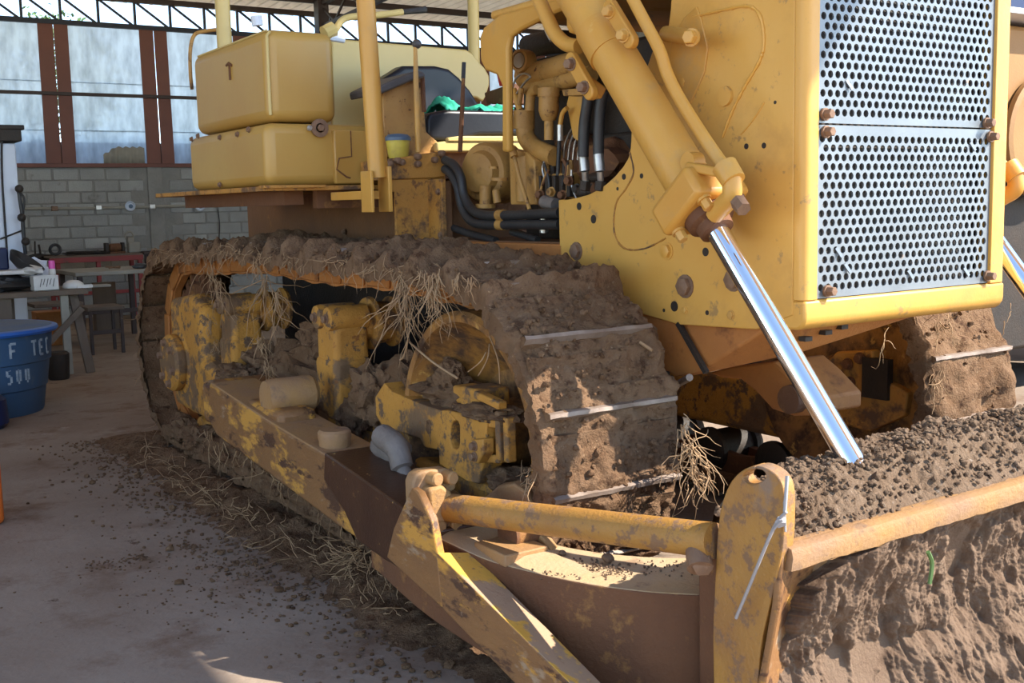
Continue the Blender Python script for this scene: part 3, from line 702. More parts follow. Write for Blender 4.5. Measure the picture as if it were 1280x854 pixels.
# welds and a patch plate
def weld(pxs, X, r_=0.006, mt=M_hood, name='weld_seam', par=None):
    pth = smooth_path([at(a, b, X=X) for a, b in pxs], 10)
    m = MB(); m.tube(pth, [r_*(0.7+0.6*random.random()) for _ in pth], 6); return m.build(name, mt, par or hood)
weld([(862, 22), (905, 12), (935, 8), (950, 20), (955, 50), (950, 75), (930, 110), (915, 140), (903, 172)], XS-0.002)
weld([(955, 128), (948, 140), (935, 158), (926, 168)], XS-0.001, 0.003)
weld([(787, 190), (792, 215), (783, 235), (770, 255), (768, 290), (780, 310), (805, 311), (832, 298)], XS-0.001, 0.004, M_rusty)
m = MB(); m.prism([A(*q, X=XS-0.008) for q in ((855, 22), (870, 8), (876, 24), (884, 60), (880, 90), (862, 130), (848, 118), (835, 80), (840, 45))], (0.02, 0, 0)); m.build('patch_plate', M_paint, hood, bevel=0.003)
m = MB(); p = A(905, 120, XS-0.01); m.lathe(p, (-1, 0, 0), [(-0.02, 0.034), (0.003, 0.034), (0.003, 0.03)], 24); m.build('cover_disc', M_hood, hood)
m = MB(); m.tube([A(833, 42, 2.80), A(865, 47, 2.66)], 0.028, 12); m.bolt(A(865, 47, 2.66), (-1, -0.3, 0), 0.024, 0.03); m.build('stub_pipe', M_paint, hood)
for (px, py, r_, mt) in ((721, 314, 0.030, M_bolt), (857, 358, 0.034, M_bolt), (917, 350, 0.032, M_bolt), (834, 314, 0.026, M_hood), (856, 388, 0.013, M_hood), (914, 394, 0.014, M_hood), (854, 103, 0.018, M_paint)):
    m = MB(); m.bolt(A(px, py), (-1, 0, 0), r_, r_*0.7); m.build('bolt', mt, hood)
# bolt holes: black discs proud of the plate, their inner shade painted
for (px, py, r_) in ((724, 258, 0.016), (742, 274, 0.018), (780, 221, 0.012), (802, 220, 0.010), (772, 236, 0.007), (882, 315, 0.016), (843, 383, 0.020), (884, 391, 0.009), (933, 183, 0.010), (955, 182, 0.010), (907, 123, 0.008), (969, 128, 0.006), (830, 388, 0.007)):
    m = MB(); m.lathe(A(px, py), (-1, 0, 0), [(-0.01, r_), (0.0012, r_), (0.0013, r_*0.5)], 14); m.build('dark_hole_disc', M_dark, hood)

# ---- belly pan and chassis
def hull(pts):
    m = MB(); vs = [m.b.verts.new(p) for p in pts]
    r_ = bmesh.ops.convex_hull(m.b, input=vs); bmesh.ops.delete(m.b, geom=list(set(g for g in r_['geom_interior']+r_['geom_unused'] if isinstance(g, bmesh.types.BMVert))), context='VERTS')
    return m
cpt = A(866, 470, 2.83)
pan = hull([cpt, (2.83, 2.62, 1.205), (3.87, 2.62, 1.205), (3.55, 3.3, 1.2), (2.83, 3.95, 0.95), (3.2, 3.95, 1.0), (2.83, 3.95, 1.22), (3.3, 3.95, 1.22), A(1000, 441, 3.0)]).build('belly_pan', M_orange, bd, bevel=0.008)
m = MB(); m.prism([A(q[0], q[1], 2.81) for q in ((800, 385), (847, 406), (880, 464), (845, 471), (800, 440), (780, 400))], (0.03, 0, 0)); m.build('guard_plate', M_orange, bd, bevel=0.004)
m = MB(); m.beam(A(848, 404, 2.805), A(883, 466, 2.805), 0.016, 0.02, up=(1, 0, 0)); m.build('joint_strip', M_dark, bd)
for q in ((997, 435), (1022, 427), (1042, 420), (1064, 411), (1087, 404)):
    p = at(q[0]+8, q[1]-13, Y=2.66); m = MB(); m.box(p+Vector((-0.015, -0.02, -0.012)), p+Vector((0.02, 0.01, 0.004))); m.build('pan_slot', M_dark, bd)
m = MB(); m.box((2.95, 4.3, 0.60), (3.80, 7.4, 1.38)); m.build('chassis', M_dark, bd, bevel=0.02)
m = MB(); m.box((2.75, 4.7, 0.14), (4.05, 7.4, 0.62)); m.build('belly_shade_fill', M_dark, bd, bevel=0.02)  # black box added to hide bright floor and keep the underside dark
m = MB(); m.box((XS, 3.86, 1.28), (2.95, 4.86, 1.425)); m.build('frame_rail', M_orange, bd, bevel=0.006)
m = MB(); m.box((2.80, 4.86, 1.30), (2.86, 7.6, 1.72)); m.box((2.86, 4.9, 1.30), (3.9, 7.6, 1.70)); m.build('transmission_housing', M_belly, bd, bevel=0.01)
m = MB(); m.box((2.785, 4.84, 1.43), (2.81, 5.28, 1.73)); m.build('rusty_cover', M_rusty, bd, bevel=0.004)
for q in ((530, 240), (548, 240), (532, 296), (551, 294), (480, 240), (430, 290)):
    m = MB(); m.bolt(A(q[0], q[1], 2.785), (-1, 0, 0), 0.014, 0.012); m.build('bolt', M_bolt, bd)
# cross bar (equaliser) under the nose
eq = [(885, 466), (915, 458), (965, 452), (985, 470), (1012, 500), (1012, 520), (990, 520), (965, 512), (945, 490), (925, 474), (900, 472)]
m = MB(); m.prism([at(a, b, X=3.25) for a, b in eq], (0.3, 0.0, 0)); m.build('equaliser_bar', M_orange, bd, bevel=0.01)
m = MB(); m.lathe(at(985, 500, X=3.2), (1, 0, 0), [(0, 0.03), (0.0, 0.055), (0.1, 0.055)], 18); m.build('pivot_cap', M_rust, bd)
m = MB(); m.tube([A(835, 487, 2.9), A(862, 472, 2.75)], 0.014, 8); m.build('bent_pipe', M_lug, bd)

# ---- engine
eng = empty('x', (3.1, 4.2, 1.8), 'x', 'x')
for k_ in ('label', 'category'): del eng[k_]
eng.name = 'engine'; eng.parent = bd; eng.location = WP[eng]-WP[bd]
m = MB(); m.box((3.18, 3.2, 1.4), (3.55, 4.7, 2.3)); m.box((3.12, 3.6, 1.42), (3.2, 4.5, 1.9)); m.build('engine_block', M_dark, eng, bevel=0.02)
m = MB(); m.box((2.86, 3.15, 1.40), (3.7, 5.2, 1.43)); m.build('engine_tray', M_belly, eng)
E_ = lambda px, py, X=2.98: at(px, py, X=X)
def epart(name, pts, rpx, mt=M_engine, X=2.98, n=14, sm=True):
    P_ = [E_(a, b, X) for a, b in pts]
    rs = [rad(P_[0], r_) for r_ in rpx] if isinstance(rpx, (list, tuple)) else rad(P_[0], rpx)
    if sm and not isinstance(rpx, (list, tuple)): P_ = smooth_path(P_, 6)
    m = MB(); m.tube(P_, rs, n); return m.build(name, mt, eng)
# breather cap and air pipe
m = MB(); p = E_(652, 76, 3.0); m.lathe(p, (-1, -0.25, 0), [(-0.05, 0.05), (0, 0.055), (0.02, 0.052), (0.022, 0.04), (0.012, 0.036)], 24); m.build('breather', M_engine, eng)
m = MB(); m.lathe(p, (-1, -0.25, 0), [(0.01, 0.034), (0.02, 0.034), (0.021, 0)], 24); m.build('breather_face', M_glassd, eng)
epart('intake_pipe', [(655, 96), (690, 88), (730, 76)], 15, X=3.06)
epart('intake_manifold', [(662, 112), (700, 103), (740, 92)], 10, X=3.05)
epart('rocker_cover', [(660, 58), (700, 52), (745, 60)], 14, M_dark, X=3.15)
epart('elbow_collar', [(655, 138), (655, 161)], 13.5, sm=False)
epart('elbow_pipe', [(656, 158), (658, 172), (668, 184), (682, 191), (694, 196)], 11.5)
epart('filter_head', [(686, 110), (686, 121)], [14, 14], sm=False)
epart('filter_bowl', [(686, 121), (686, 138), (686, 145), (686, 151)], [12.5, 13, 11, 8], sm=False)
epart('filter_stem', [(686, 148), (686, 175)], 6, sm=False)
epart('side_pipe', [(671, 112), (664, 118), (662, 138)], 6)
epart('linkage_rod', [(642, 112), (650, 138)], 4, M_paint, sm=False); epart('linkage_rod', [(652, 110), (648, 135)], 3.5, M_engine, sm=False)
epart('wire_loop', [(640, 112), (645, 98), (655, 92), (663, 96), (657, 102), (645, 118)], 1.3, M_steel)
epart('fuel_line', [(709, 135), (703, 142), (700, 158)], 3, M_paint); epart('fuel_line', [(700, 156), (700, 176)], 4, M_steel, sm=False)
epart('fuel_line', [(699, 176), (698, 200), (696, 245)], 2.6, M_rubber); 
for dx in (0, 6, 12, 18): epart('injector_pipe', [(704+dx, 200), (706+dx, 182), (711+dx, 168), (716+dx, 160)], 1.3, M_steel, X=3.03)
m = MB(); m.prism([E_(a, b, 3.02) for a, b in ((711, 118), (728, 118), (724, 178), (716, 172), (708, 130))], (0.05, 0, 0)); m.build('shroud_strip', M_paint, eng, bevel=0.004)
m = MB(); m.prism([E_(a, b, 2.9) for a, b in ((702, 112), (728, 110), (728, 119), (704, 120))], (0.08, 0, 0)); m.build('bracket', M_engine, eng, bevel=0.003)
m = MB(); m.prism([E_(a, b, 2.93) for a, b in ((636, 186), (658, 190), (668, 200), (670, 256), (638, 256))], (0.06, 0, 0)); m.build('support_plate', M_engine, eng, bevel=0.006)
epart('support_column', [(655, 196), (657, 252)], 12, X=2.95, sm=False)
epart('dip_rod', [(640, 185), (650, 225), (662, 262)], 2.6, M_engine, X=2.88, sm=False); epart('dip_rod', [(640, 184), (643, 196)], 5, M_engine, X=2.88, sm=False)
epart('dark_cable', [(635, 110), (636, 160), (640, 186)], 1.6, M_rubber, X=2.9)
# injection pump: body, fins, row of unions
m = MB(); a = E_(674, 218); b_ = E_(716, 248, 2.98); m.box((2.98, b_.y, b_.z), (3.1, a.y, a.z)); m.build('injection_pump', M_engine, eng, bevel=0.006)
for i in range(6):
    q = (676+i*7.5, 212); epart('pump_union', [(q[0], 200), (q[0], 206), (q[0], 220)], [2.2, 3.6, 3.2], M_engine if i % 2 else M_dark, X=2.99, n=8, sm=False)
m = MB()
for i in range(5): p = E_(678+i*9, 232, 2.97); m.box(p+Vector((-0.02, -0.012, -0.05)), p+Vector((0.01, 0.012, 0.045)))
m.build('pump_ribs', M_dark, eng, bevel=0.004)
m = MB(); m.lump(E_(690, 255, 2.97), (0.05, 0.09, 0.04), 3, 0.3); m.build('pump_base', M_rust, eng)
m = MB(); m.lump(E_(762, 205, 3.08), (0.1, 0.16, 0.1), 8, 0.45, 3); m.lump(E_(722, 200, 3.12), (0.1, 0.2, 0.12), 2, 0.4, 3); m.build('greasy_casting', M_rust, eng)
# torque converter housing behind the hoses
m = MB(); p = E_(606, 216, 3.0); m.lathe(p, (-1, -0.35, 0), [(-0.15, 0.155), (0.0, 0.15), (0.02, 0.135), (0.025, 0.11), (0.06, 0.095), (0.07, 0.05), (0.07, 0)], 32); m.build('flywheel_housing', M_engine, eng)
m = MB(); m.box(E_(560, 196, 3.05)-Vector((0, 0.0, 0.42)), E_(560, 196, 3.05)+Vector((0.3, 0.05, 0.0))); m.build('bulkhead', M_belly, eng)
epart('housing_boss', [(624, 222), (624, 226)], 11, X=2.90, sm=False); epart('housing_boss', [(617, 208), (617, 211)], 6, X=2.90, sm=False)
epart('drain_pipe', [(607, 232), (607, 256)], 8, X=2.92, sm=False); epart('drain_flange', [(607, 255), (607, 260)], 13, X=2.92, sm=False)
epart('drain_pipe', [(620, 238), (622, 254)], 5, X=2.92, sm=False)
epart('oil_filter', [(680, 252), (695, 256)], 8, M_greylump, X=2.90, sm=False)
for q in (680,): epart('fitting', [(q, 272), (q, 291)], 6, M_steel, X=2.90, sm=False)
# small lines and fittings filling the lower engine bay
rn_ = random.Random(4)
for k in range(9):
    a0 = (672+rn_.random()*45, 196+rn_.random()*20); b0 = (a0[0]+rn_.uniform(-10, 10), a0[1]+rn_.uniform(20, 45))
    epart('fuel_line', [a0, ((a0[0]+b0[0])/2+rn_.uniform(-4, 4), (a0[1]+b0[1])/2), b0], rn_.choice((1.2, 1.6, 2.2)), rn_.choice((M_rubber, M_engine, M_steel, M_rust)), X=2.955)
for q in ((676, 243), (690, 240), (704, 244), (712, 226), (722, 236), (742, 236), (748, 228)):
    m = MB(); m.bolt(E_(q[0], q[1], 2.95), (-1, -0.2, 0), 0.018, 0.025); m.build('pump_bolt', rn_.choice((M_engine, M_rust, M_dark)), eng)
for q, r_ in (((748, 236), 0.03), ((730, 240), 0.028), ((744, 222), 0.022)):
    m = MB(); m.lump(E_(q[0], q[1], 2.9), (0.03, 0.05, r_), q[0], 0.25, 2); m.build('valve_body', M_rust if q[0] > 745 else M_dark, eng)
# rubber hoses
def hose(pxs, rpx, X, par=eng, mt=M_rubber, name='rubber_hose'):
    P_ = smooth_path([at(a, b, X=X) for a, b in pxs], 8); m = MB(); m.tube(P_, rad(P_[0], rpx), 14); return m.build(name, mt, par)
hose([(556, 200), (568, 207), (576, 222), (580, 245), (590, 262), (606, 269), (640, 269), (700, 266)], 5.6, 2.84)
hose([(556, 211), (564, 218), (572, 234), (578, 260), (590, 277), (612, 281), (650, 281), (700, 281)], 5.6, 2.84)
hose([(563, 284), (590, 293), (620, 301)], 4.5, 2.86)
hose([(640, 290), (660, 296), (672, 300)], 4.5, 2.90)
for q in ((626, 269), (626, 281)):
    m = MB(); m.tube([at(q[0]-3, q[1], X=2.84), at(q[0]+4, q[1], X=2.84)], rad(at(626, 269, X=2.84), 7), 12); m.build('hose_clamp', M_engine, eng)
for dx, x2 in ((0, 0), (19, 2)):
    hose([(737+dx, 112), (734+dx*0.9, 130), (730+dx*0.98, 160), (729+dx, 196)], 7.2, 2.80 if dx else 2.78)
    P0 = at(729+dx, 193, X=2.79); P1 = at(731+dx, 214, X=2.79); m = MB(); m.tube([P0, P1], rad(P0, 6.6), 14); m.build('hose_ferrule', M_steel, eng)
    P2 = at(732+dx, 226, X=2.80); m = MB(); m.tube([P1, P2], rad(P0, 4.5), 14); m.build('hose_union', M_steel, eng)
    m = MB(); m.bolt(P2, (0, 0.2, -1), 0.024, 0.04, False); m.build('hose_nut', M_dark, eng)

# ---- fender, fuel tank, canopy posts
ft = [at(243, 60, X=2.09), at(243, 165, X=2.09)]
m = MB()
YT, YR, XL, XR = 5.30, 6.43, 2.09, 2.46
prof = [(XL, YT+0.02)]
m.box((XL, YT, 2.03), (XR, YR, 2.475)); o = m.build('fuel_tank', M_tank, bd, bevel=0.055, seg=5)
tk = o
m = MB(); m.tube([(XL+0.012, YT+0.012, 2.06), (XL+0.012, YT+0.012, 2.44), (XL+0.03, YT+0.01, 2.462)], 0.008, 8); m.tube([(XL+0.02, YT+0.03, 2.468), (XL+0.02, YR-0.05, 2.468)], 0.006, 8); m.build('weld_bead', M_cream, tk)
m = MB(); m.box((2.05, 5.26, 1.715), (2.68, 6.46, 2.02)); o = m.build('tank_base', M_tank, bd, bevel=0.05, seg=4); tb = o
m = MB(); m.box((2.40, 5.235, 1.72), (2.67, 5.27, 1.99)); m.build('base_panel', M_tank, bd, bevel=0.008)
m = MB(); m.prism([(2.49, 5.232, 1.985), (2.49, 5.232, 1.86), (2.42, 5.232, 1.85), (2.405, 5.232, 1.79), (2.46, 5.232, 1.75), (2.48, 5.232, 1.745), (2.484, 5.232, 1.752), (2.462, 5.232, 1.758), (2.41, 5.232, 1.795), (2.426, 5.232, 1.845), (2.495, 5.232, 1.855), (2.495, 5.232, 1.985)], (0, 0.01, 0)); m.build('panel_joint', M_rust, bd)
m = MB(); m.box((2.0, 5.15, 1.688), (2.80, 7.0, 1.712)); m.box((1.98, 5.13, 1.70), (2.3, 5.2, 1.715)); m.build('fender_plate', M_rusty, bd, bevel=0.003)
m = MB(); m.box((2.15, 5.3, 1.62), (2.25, 6.9, 1.69)); m.box((2.3, 5.25, 1.60), (2.8, 5.3, 1.69)); m.build('fender_brace', M_rust, bd)
for (px, py) in ((400, 160),):
    p = at(px, py, Y=5.235); m = MB(); m.lathe(p, (0, -1, 0), [(-0.01, 0.045), (0.003, 0.045), (0.004, 0.03)], 24); m.bolt(p, (0, -1, 0), 0.018, 0.02); m.build('plug', M_bolt, tb)
    p = at(387, 160, Y=5.235); m = MB(); m.bolt(p, (0, -1, 0), 0.011, 0.012); m.build('plug', M_steel, tb)
for (px, py) in ((240, 174), (248, 170), (275, 172), (297, 168), (311, 162), (275, 231)):
    m = MB(); m.bolt(at(px, py, X=2.05), (-1, 0, 0), 0.012, 0.012); m.build('bolt', M_bolt, tb)
m = MB(); p = at(288, 82, X=XL-0.004); m.tube([at(287, 80, X=XL-0.002), at(288, 100, X=XL-0.002)], 0.008, 6); m.tube([at(283, 82, X=XL-0.002), at(286, 79, X=XL-0.002), at(290, 82, X=XL-0.002)], 0.007, 6); m.build('rust_bracket', M_rust, tk)
# hand rail looping behind the tank
m = MB(); m.tube(smooth_path([at(240, 112, Y=6.6), at(238, 90, Y=6.6), at(238, 62, Y=6.6), at(243, 44, Y=6.6), at(256, 39, Y=6.6), at(280, 37, Y=6.5), at(283, 44, Y=6.5)]), 0.011, 8); m.build('hand_rail', M_engine, bd)
posts = [((277, -12), (281, 60), 6.3, 'n', 0.042), ((456, -12), (472, 222), 4.75, 'n', 0.043), ((591, -12), (593, 90), 6.75, 'n', 0.04)]
for (a, b_, Y, _, r_) in posts:
    m = MB(); p0, p1 = at(*a, Y=Y), at(*b_, Y=Y); p0 = p0+(p0-p1).normalized()*0.4
    m.tube([p1, p0], r_, 18); m.build('canopy_post', M_cream if a[0] != 456 else M_paint, bd)
m = MB(); p = at(472, 222, Y=4.75); m.box(p+Vector((-0.06, -0.05, -0.16)), p+Vector((-0.045, 0.06, 0.03))); m.box(p+Vector((0.03, -0.05, -0.16)), p+Vector((0.05, 0.06, 0.05))); m.box(p+Vector((-0.06, 0.05, -0.1)), p+Vector((0.05, 0.4, -0.06))); m.build('post_socket', M_paint, bd, bevel=0.003)
m = MB(); m.tube([at(463, 60, Y=4.82), at(480, 215, Y=4.82)], 0.022, 10); m.build('post_stay', M_paint, bd)
# bent lever with black grip on top of the tank
m = MB(); m.tube(smooth_path([at(408, 38, Y=5.6), at(418, 38, Y=5.6), at(427, 26, Y=5.6), at(440, 21, Y=5.6), at(470, 19, Y=5.6), at(503, 15, Y=5.6)]), 0.018, 10); m.tube([at(405, 42, Y=5.6), at(417, 36, Y=5.6)], 0.04, 10); m.build('bent_lever', M_cream, bd)
m = MB(); m.tube([at(503, 15, Y=5.6), at(532, 12, Y=5.6)], [0.015, 0.02], 10); m.build('lever_grip', M_rubber, bd)
m = MB(); m.tube([at(322, 32, Y=6.0), at(320, 20, Y=6.0)], 0.03, 10); m.tube([at(406, 46, Y=5.6), at(430, 50, Y=5.6)], 0.018, 8); m.build('filler_neck', M_white, bd)

# ---- operator station
ycr = 6.2
cr_pts = [(415, 48), (583, 62), (590, 66), (598, 76), (607, 86), (612, 95), (612, 106), (608, 120), (604, 127), (596, 122), (560, 118), (560, 175), (415, 165)]
m = MB(); m.prism([at(a, b, Y=ycr) for a, b in cr_pts], (0, 0.45, 0)); m.build('rear_tank', M_cream, bd, bevel=0.01)
m = MB(); m.box((2.68, 5.3, 1.71), (2.95, 6.2, 1.95)); m.build('cab_side', M_tank, bd, bevel=0.01)
m = MB(); m.box((2.68, 5.25, 1.94), (2.92, 5.3, 2.0)); m.build('ledge', M_tank, bd, bevel=0.004)
seat = empty('x', (3.4, 5.5, 1.9), 'x', 'x')
for k_ in ('label', 'category'): del seat[k_]
seat.name = 'operator_seat'; seat.parent = bd; seat.location = WP[seat]-WP[bd]
def cushion(pts, Y, dy, bev, name, mt):
    m = MB(); m.prism([at(a, b, Y=Y) for a, b in pts], (0, dy, 0)); return m.build(name, mt, seat, bevel=bev, seg=4)
cushion([(534, 150), (538, 141), (560, 137), (640, 139), (680, 142), (680, 168), (600, 169), (570, 176), (540, 175), (534, 168)], 5.2, 0.55, 0.03, 'seat_cushion', M_vinyl)
cushion([(474, 110), (476, 100), (496, 88), (505, 82), (545, 82), (562, 86), (575, 97), (588, 112), (598, 128), (602, 145), (540, 150), (505, 150)], 5.85, 0.14, 0.035, 'seat_back', M_vinyl)
m = MB(); m.prism([at(a, b, Y=5.15) for a, b in ((478, 112), (521, 96), (527, 96), (533, 165), (548, 178), (560, 182), (545, 196), (484, 196), (480, 180))], (0, 0.06, 0)); m.build('arm_box', M_engine, seat, bevel=0.006)
m = MB(); m.prism([at(a, b, Y=5.05) for a, b in ((474, 108), (490, 100), (515, 90), (524, 88), (532, 92), (532, 97), (520, 99), (476, 118))], (0, 0.35, 0)); m.build('arm_rest', M_pad, seat, bevel=0.012)
m = MB(); m.tube([at(528, 97, Y=5.12), at(529, 120, Y=5.12), at(530, 140, Y=5.12)], 0.012, 8); m.build('arm_edge', M_rust, seat)
m = MB(); m.prism([at(a, b, Y=5.12) for a, b in ((546, 178), (576, 174), (680, 174), (680, 190), (546, 190))], (0, 0.3, 0)); m.build('seat_base', M_cream, seat, bevel=0.01)
m = MB(); m.prism([at(a, b, Y=5.11) for a, b in ((560, 172), (575, 170), (680, 170), (680, 177), (560, 177))], (0, 0.03, 0)); m.build('seat_rail', M_cream, seat, bevel=0.006)
m = MB(); m.box((2.72, 5.1, 1.74), (3.6, 6.2, 1.77)); m.build('cab_floor', M_rust, bd)
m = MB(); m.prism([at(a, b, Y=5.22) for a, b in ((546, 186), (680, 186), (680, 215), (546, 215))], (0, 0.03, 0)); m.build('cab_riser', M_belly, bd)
m = MB(); m.prism([at(a, b, X=3.6) for a, b in ((605, 116), (640, 104), (640, 130), (608, 130))], (0.3, 0, 0)); m.build('far_console', M_rust, bd, bevel=0.006)
m = MB(); m.prism([at(a, b, X=3.35) for a, b in ((620, 90), (626, 92), (630, 108), (624, 108))], (0.05, 0, 0)); m.build('red_lamp', M_redp, bd, bevel=0.004)
for (pp, Yl, r0, r1, nm) in ((((519, 50), (520, 100), (523, 190)), 5.0, 0.009, 0.014, 'control_lever'), (((580, 80), (578, 130), (575, 190)), 4.95, 0.008, 0.012, 'control_lever')):
    m = MB(); m.tube([at(*q, Y=Yl) for q in pp], [r0, (r0+r1)/2*1.15, r1], 10); lv = m.build(nm, M_paint if pp[0][0] < 550 else M_rust, bd)
    m = MB(); 
    if pp[0][0] < 550: m.ball(at(521, 55, Y=Yl), 0.024, 3)
    else: m.tube([at(580, 78, Y=Yl), at(579, 98, Y=Yl)], 0.011, 10)
    m.build('lever_knob', M_rubber if pp[0][0] > 550 else M_pad, lv)
# step box in front of the seat
m = MB(); m.prism([at(a, b, Y=4.97) for a, b in ((478, 200), (557, 189), (557, 222), (480, 225))], (0, 0.25, 0)); sb_ = m.build('step_box', M_rusty, bd, bevel=0.006)
for q in ((487, 205), (497, 201), (502, 203), (522, 196), (522, 205), (543, 200), (552, 192)):
    m = MB(); p = at(*q, Y=4.965); m.lathe(p, (0.1, -1, 0), [(-0.01, 0.018), (0.015, 0.016), (0.02, 0.008)], 10); m.build('bolt', M_bolt, sb_)
m = MB(); m.prism([at(a, b, Y=4.98) for a, b in ((480, 225), (557, 222), (561, 305), (496, 302), (494, 240), (480, 238))], (0, 0.02, 0)); m.build('step_plate', M_rusty, bd, bevel=0.003)
# yellow tub and green cloth: loose things in the cab
e = empty('plastic_tub', at(498, 197, Y=5.05), 'small yellow tub with a blue-grey lid standing by the operator seat', 'tub')
p = at(498, 198, Y=5.05)
m = MB(); m.lathe(p, (0, 0, 1), [(0, 0.045), (0.01, 0.05), (0.085, 0.06), (0.09, 0.06)], 24); m.build('tub', M_ylw, e)
m = MB(); m.lathe(p+Vector((0, 0, 0.087)), (0, 0, 1), [(0, 0.066), (0.015, 0.066), (0.03, 0.05), (0.034, 0.02)], 24); m.build('lid', M_bluelid, e)
m = MB()
def clothf(i, j):
    u, v_ = i/28, j/12
    a = at(556+84*u, 138, Y=5.3); 
    h = 0.02+0.085*(1-u)**0.5*math.sin(PI*min(1, u*2.6+0.12)) if u < 0.4 else 0.045
    x = a.x; y = 5.28+0.3*v_
    z = a.z-0.02+h*math.sin(PI*(0.12+0.76*v_))+0.022*fbm(Vector((x*14, y*14, 1.3)))+0.012*math.sin(u*40+v_*5)
    return Vector((x, y, z))
m.grid(29, 13, clothf)
o = m.build('green_cloth', M_green, None, fix=False); md = o.modifiers.new('thick', 'SOLIDIFY'); md.thickness = 0.006
tag(o, 'crumpled green cloth lying on the black operator seat', 'cloth')

# ---- lift cylinders
def lift_cylinder(sx, full=True):
    """sx maps the near side X to the side wanted"""
    root = empty('x', (sx(2.6), 2.9, 1.7), 'x', 'x')
    for k_ in ('label', 'category'): del root[k_]
    root.name = 'lift_cylinder'; root.parent = bd; root.location = WP[root]-WP[bd]
    def T(p): p = Vector(p); return Vector((sx(p.x), p.y, p.z))
    XC = 2.6
    top = at(700, -46, X=XC); low = at(868, 240, X=XC); lo2 = at(880, 262, X=XC); end = at(1079, 600, X=XC)
    ax = (low-top).normalized()
    def tube(name, pts, r_, mt, n=24):
        m = MB(); m.tube([T(p) for p in pts], r_, n); return m.build(name, mt, root)
    R0 = 0.082
    tube('barrel', [top-ax*0.1, low], R0, M_paint, 40)
    c = at(748, 36, X=XC); d = at(766, 68, X=XC); tube('barrel_band', [c, d], R0+0.006, M_paint, 40)
    # end gland: wedge-like head block with bolts
    sd = Vector((1, 0, 0)); fr = ax.cross(sd).normalized()
    m = MB()
    h0 = low-ax*0.02; h1 = low+ax*0.10
    m.beam(T(h0), T(h1), 0.23, 0.235, up=(1, 0, 0)); m.build('gland_head', M_paint, root, bevel=0.02, seg=3)
    m = MB(); m.lathe(T(h1), T(h1+ax)-T(h1), [(0, 0.085), (0.03, 0.08), (0.04, 0.062), (0.07, 0.058)], 24); m.build('gland_ring', M_rust, root)
    for s1, s2 in ((-1, -1), (-1, 1), (1, -1), (1, 1)):
        p = h1+sd*s1*0.075+fr*s2*0.08; q = p+ax*0.035
        m = MB(); m.bolt(T(p), T(q)-T(p), 0.019, 0.04); m.build('bolt', M_bolt if s1 > 0 else M_paint, root)
    tube('piston_rod', [h1+ax*0.02, end+ax*0.12], 0.0385, M_chrome, 40)
    # lug with a hole
    lg = at(873, 203, X=XC-0.02); ctr = low-ax*0.12
    m = MB(); u = (fr if fr.dot(Vector((0, -1, 0))) > 0 else -fr)
    pl = [lg+ax*0.03+u*0.0, lg-ax*0.03, lg-ax*0.03-sd*0.05, lg+ax*0.03-sd*0.05]
    m.lathe(T(lg-sd*0.05), (1, 0, 0), [(0, 0.012), (0, 0.034), (0.05, 0.034), (0.05, 0.012)], 20); m.build('lug', M_paint, root)
    # feed pipe
    P_ = [at(a, b, X=2.56) for a, b in ((780, -22), (800, 16), (824, 62), (834, 92), (850, 124), (880, 172), (905, 208))]
    tube('feed_pipe', smooth_path(P_, 8), 0.021, M_paint, 16)
    pe = at(912, 218, X=2.55)
    tube('pipe_clamp', [pe-ax*0.035, pe+ax*0.03], [0.042, 0.039], M_paint, 18)
    tube('pipe_elbow', smooth_path([pe+ax*0.01, at(915, 243, X=2.55), at(905, 256, X=2.56), at(893, 268, X=2.57)], 6), [0.032]*19, M_paint, 14)
    tube('banjo_bolt', [at(922, 252, X=2.52), at(930, 262, X=2.51)], [0.026, 0.024], M_bolt, 6)
    m = MB(); m.beam(T(at(862, 208, X=2.54)), T(at(903, 216, X=2.54)), 0.04, 0.03, up=ax); m.build('clamp_strap', M_paint, root, bevel=0.006)
    # upper clamps
    for (px, py) in ((776, 30), (727, 95)):
        c = at(px, py, X=2.55); v = ax*0.075+u*0.0
        m = MB(); m.beam(T(c-ax*0.085), T(c+ax*0.085), 0.055, 0.03, up=(1, 0, 0)); m.lathe(T(c-ax*0.085-sd*0.015), (1, 0, 0), [(0, 0.028), (0.03, 0.028)], 16); m.lathe(T(c+ax*0.085-sd*0.015), (1, 0, 0), [(0, 0.028), (0.03, 0.028)], 16)
        m.build('pipe_bracket', M_paint, root, bevel=0.005)
        for s in (-1, 1):
            m = MB(); m.bolt(T(c+ax*0.06*s-sd*0.016), T(Vector((-1, -0.3, 0)))-T(Vector((0, 0, 0))) if False else (-1, -0.2, 0), 0.019, 0.03); m.build('bolt', M_bolt if px < 750 else M_paint, root)
    m = MB(); m.beam(T(at(728, 100, X=2.60)), T(at(752, 118, X=2.68)), 0.05, 0.05); m.build('bracket_foot', M_paint, root, bevel=0.008)
    if full:
        hose([(668, -14), (684, 22), (694, 42), (708, 55), (724, 58)], 9, 2.6, root, M_paint, 'feed_pipe')
    # yoke carrying it on the hood
    m = MB(); m.beam(T(at(735, 15, X=2.62)), T(at(735, 15, X=2.82)), 0.16, 0.16); m.build('trunnion', M_paint, root, bevel=0.03)
    return root
lift_cylinder(lambda x: x)
lift_cylinder(lambda x: 6.62-x, False)

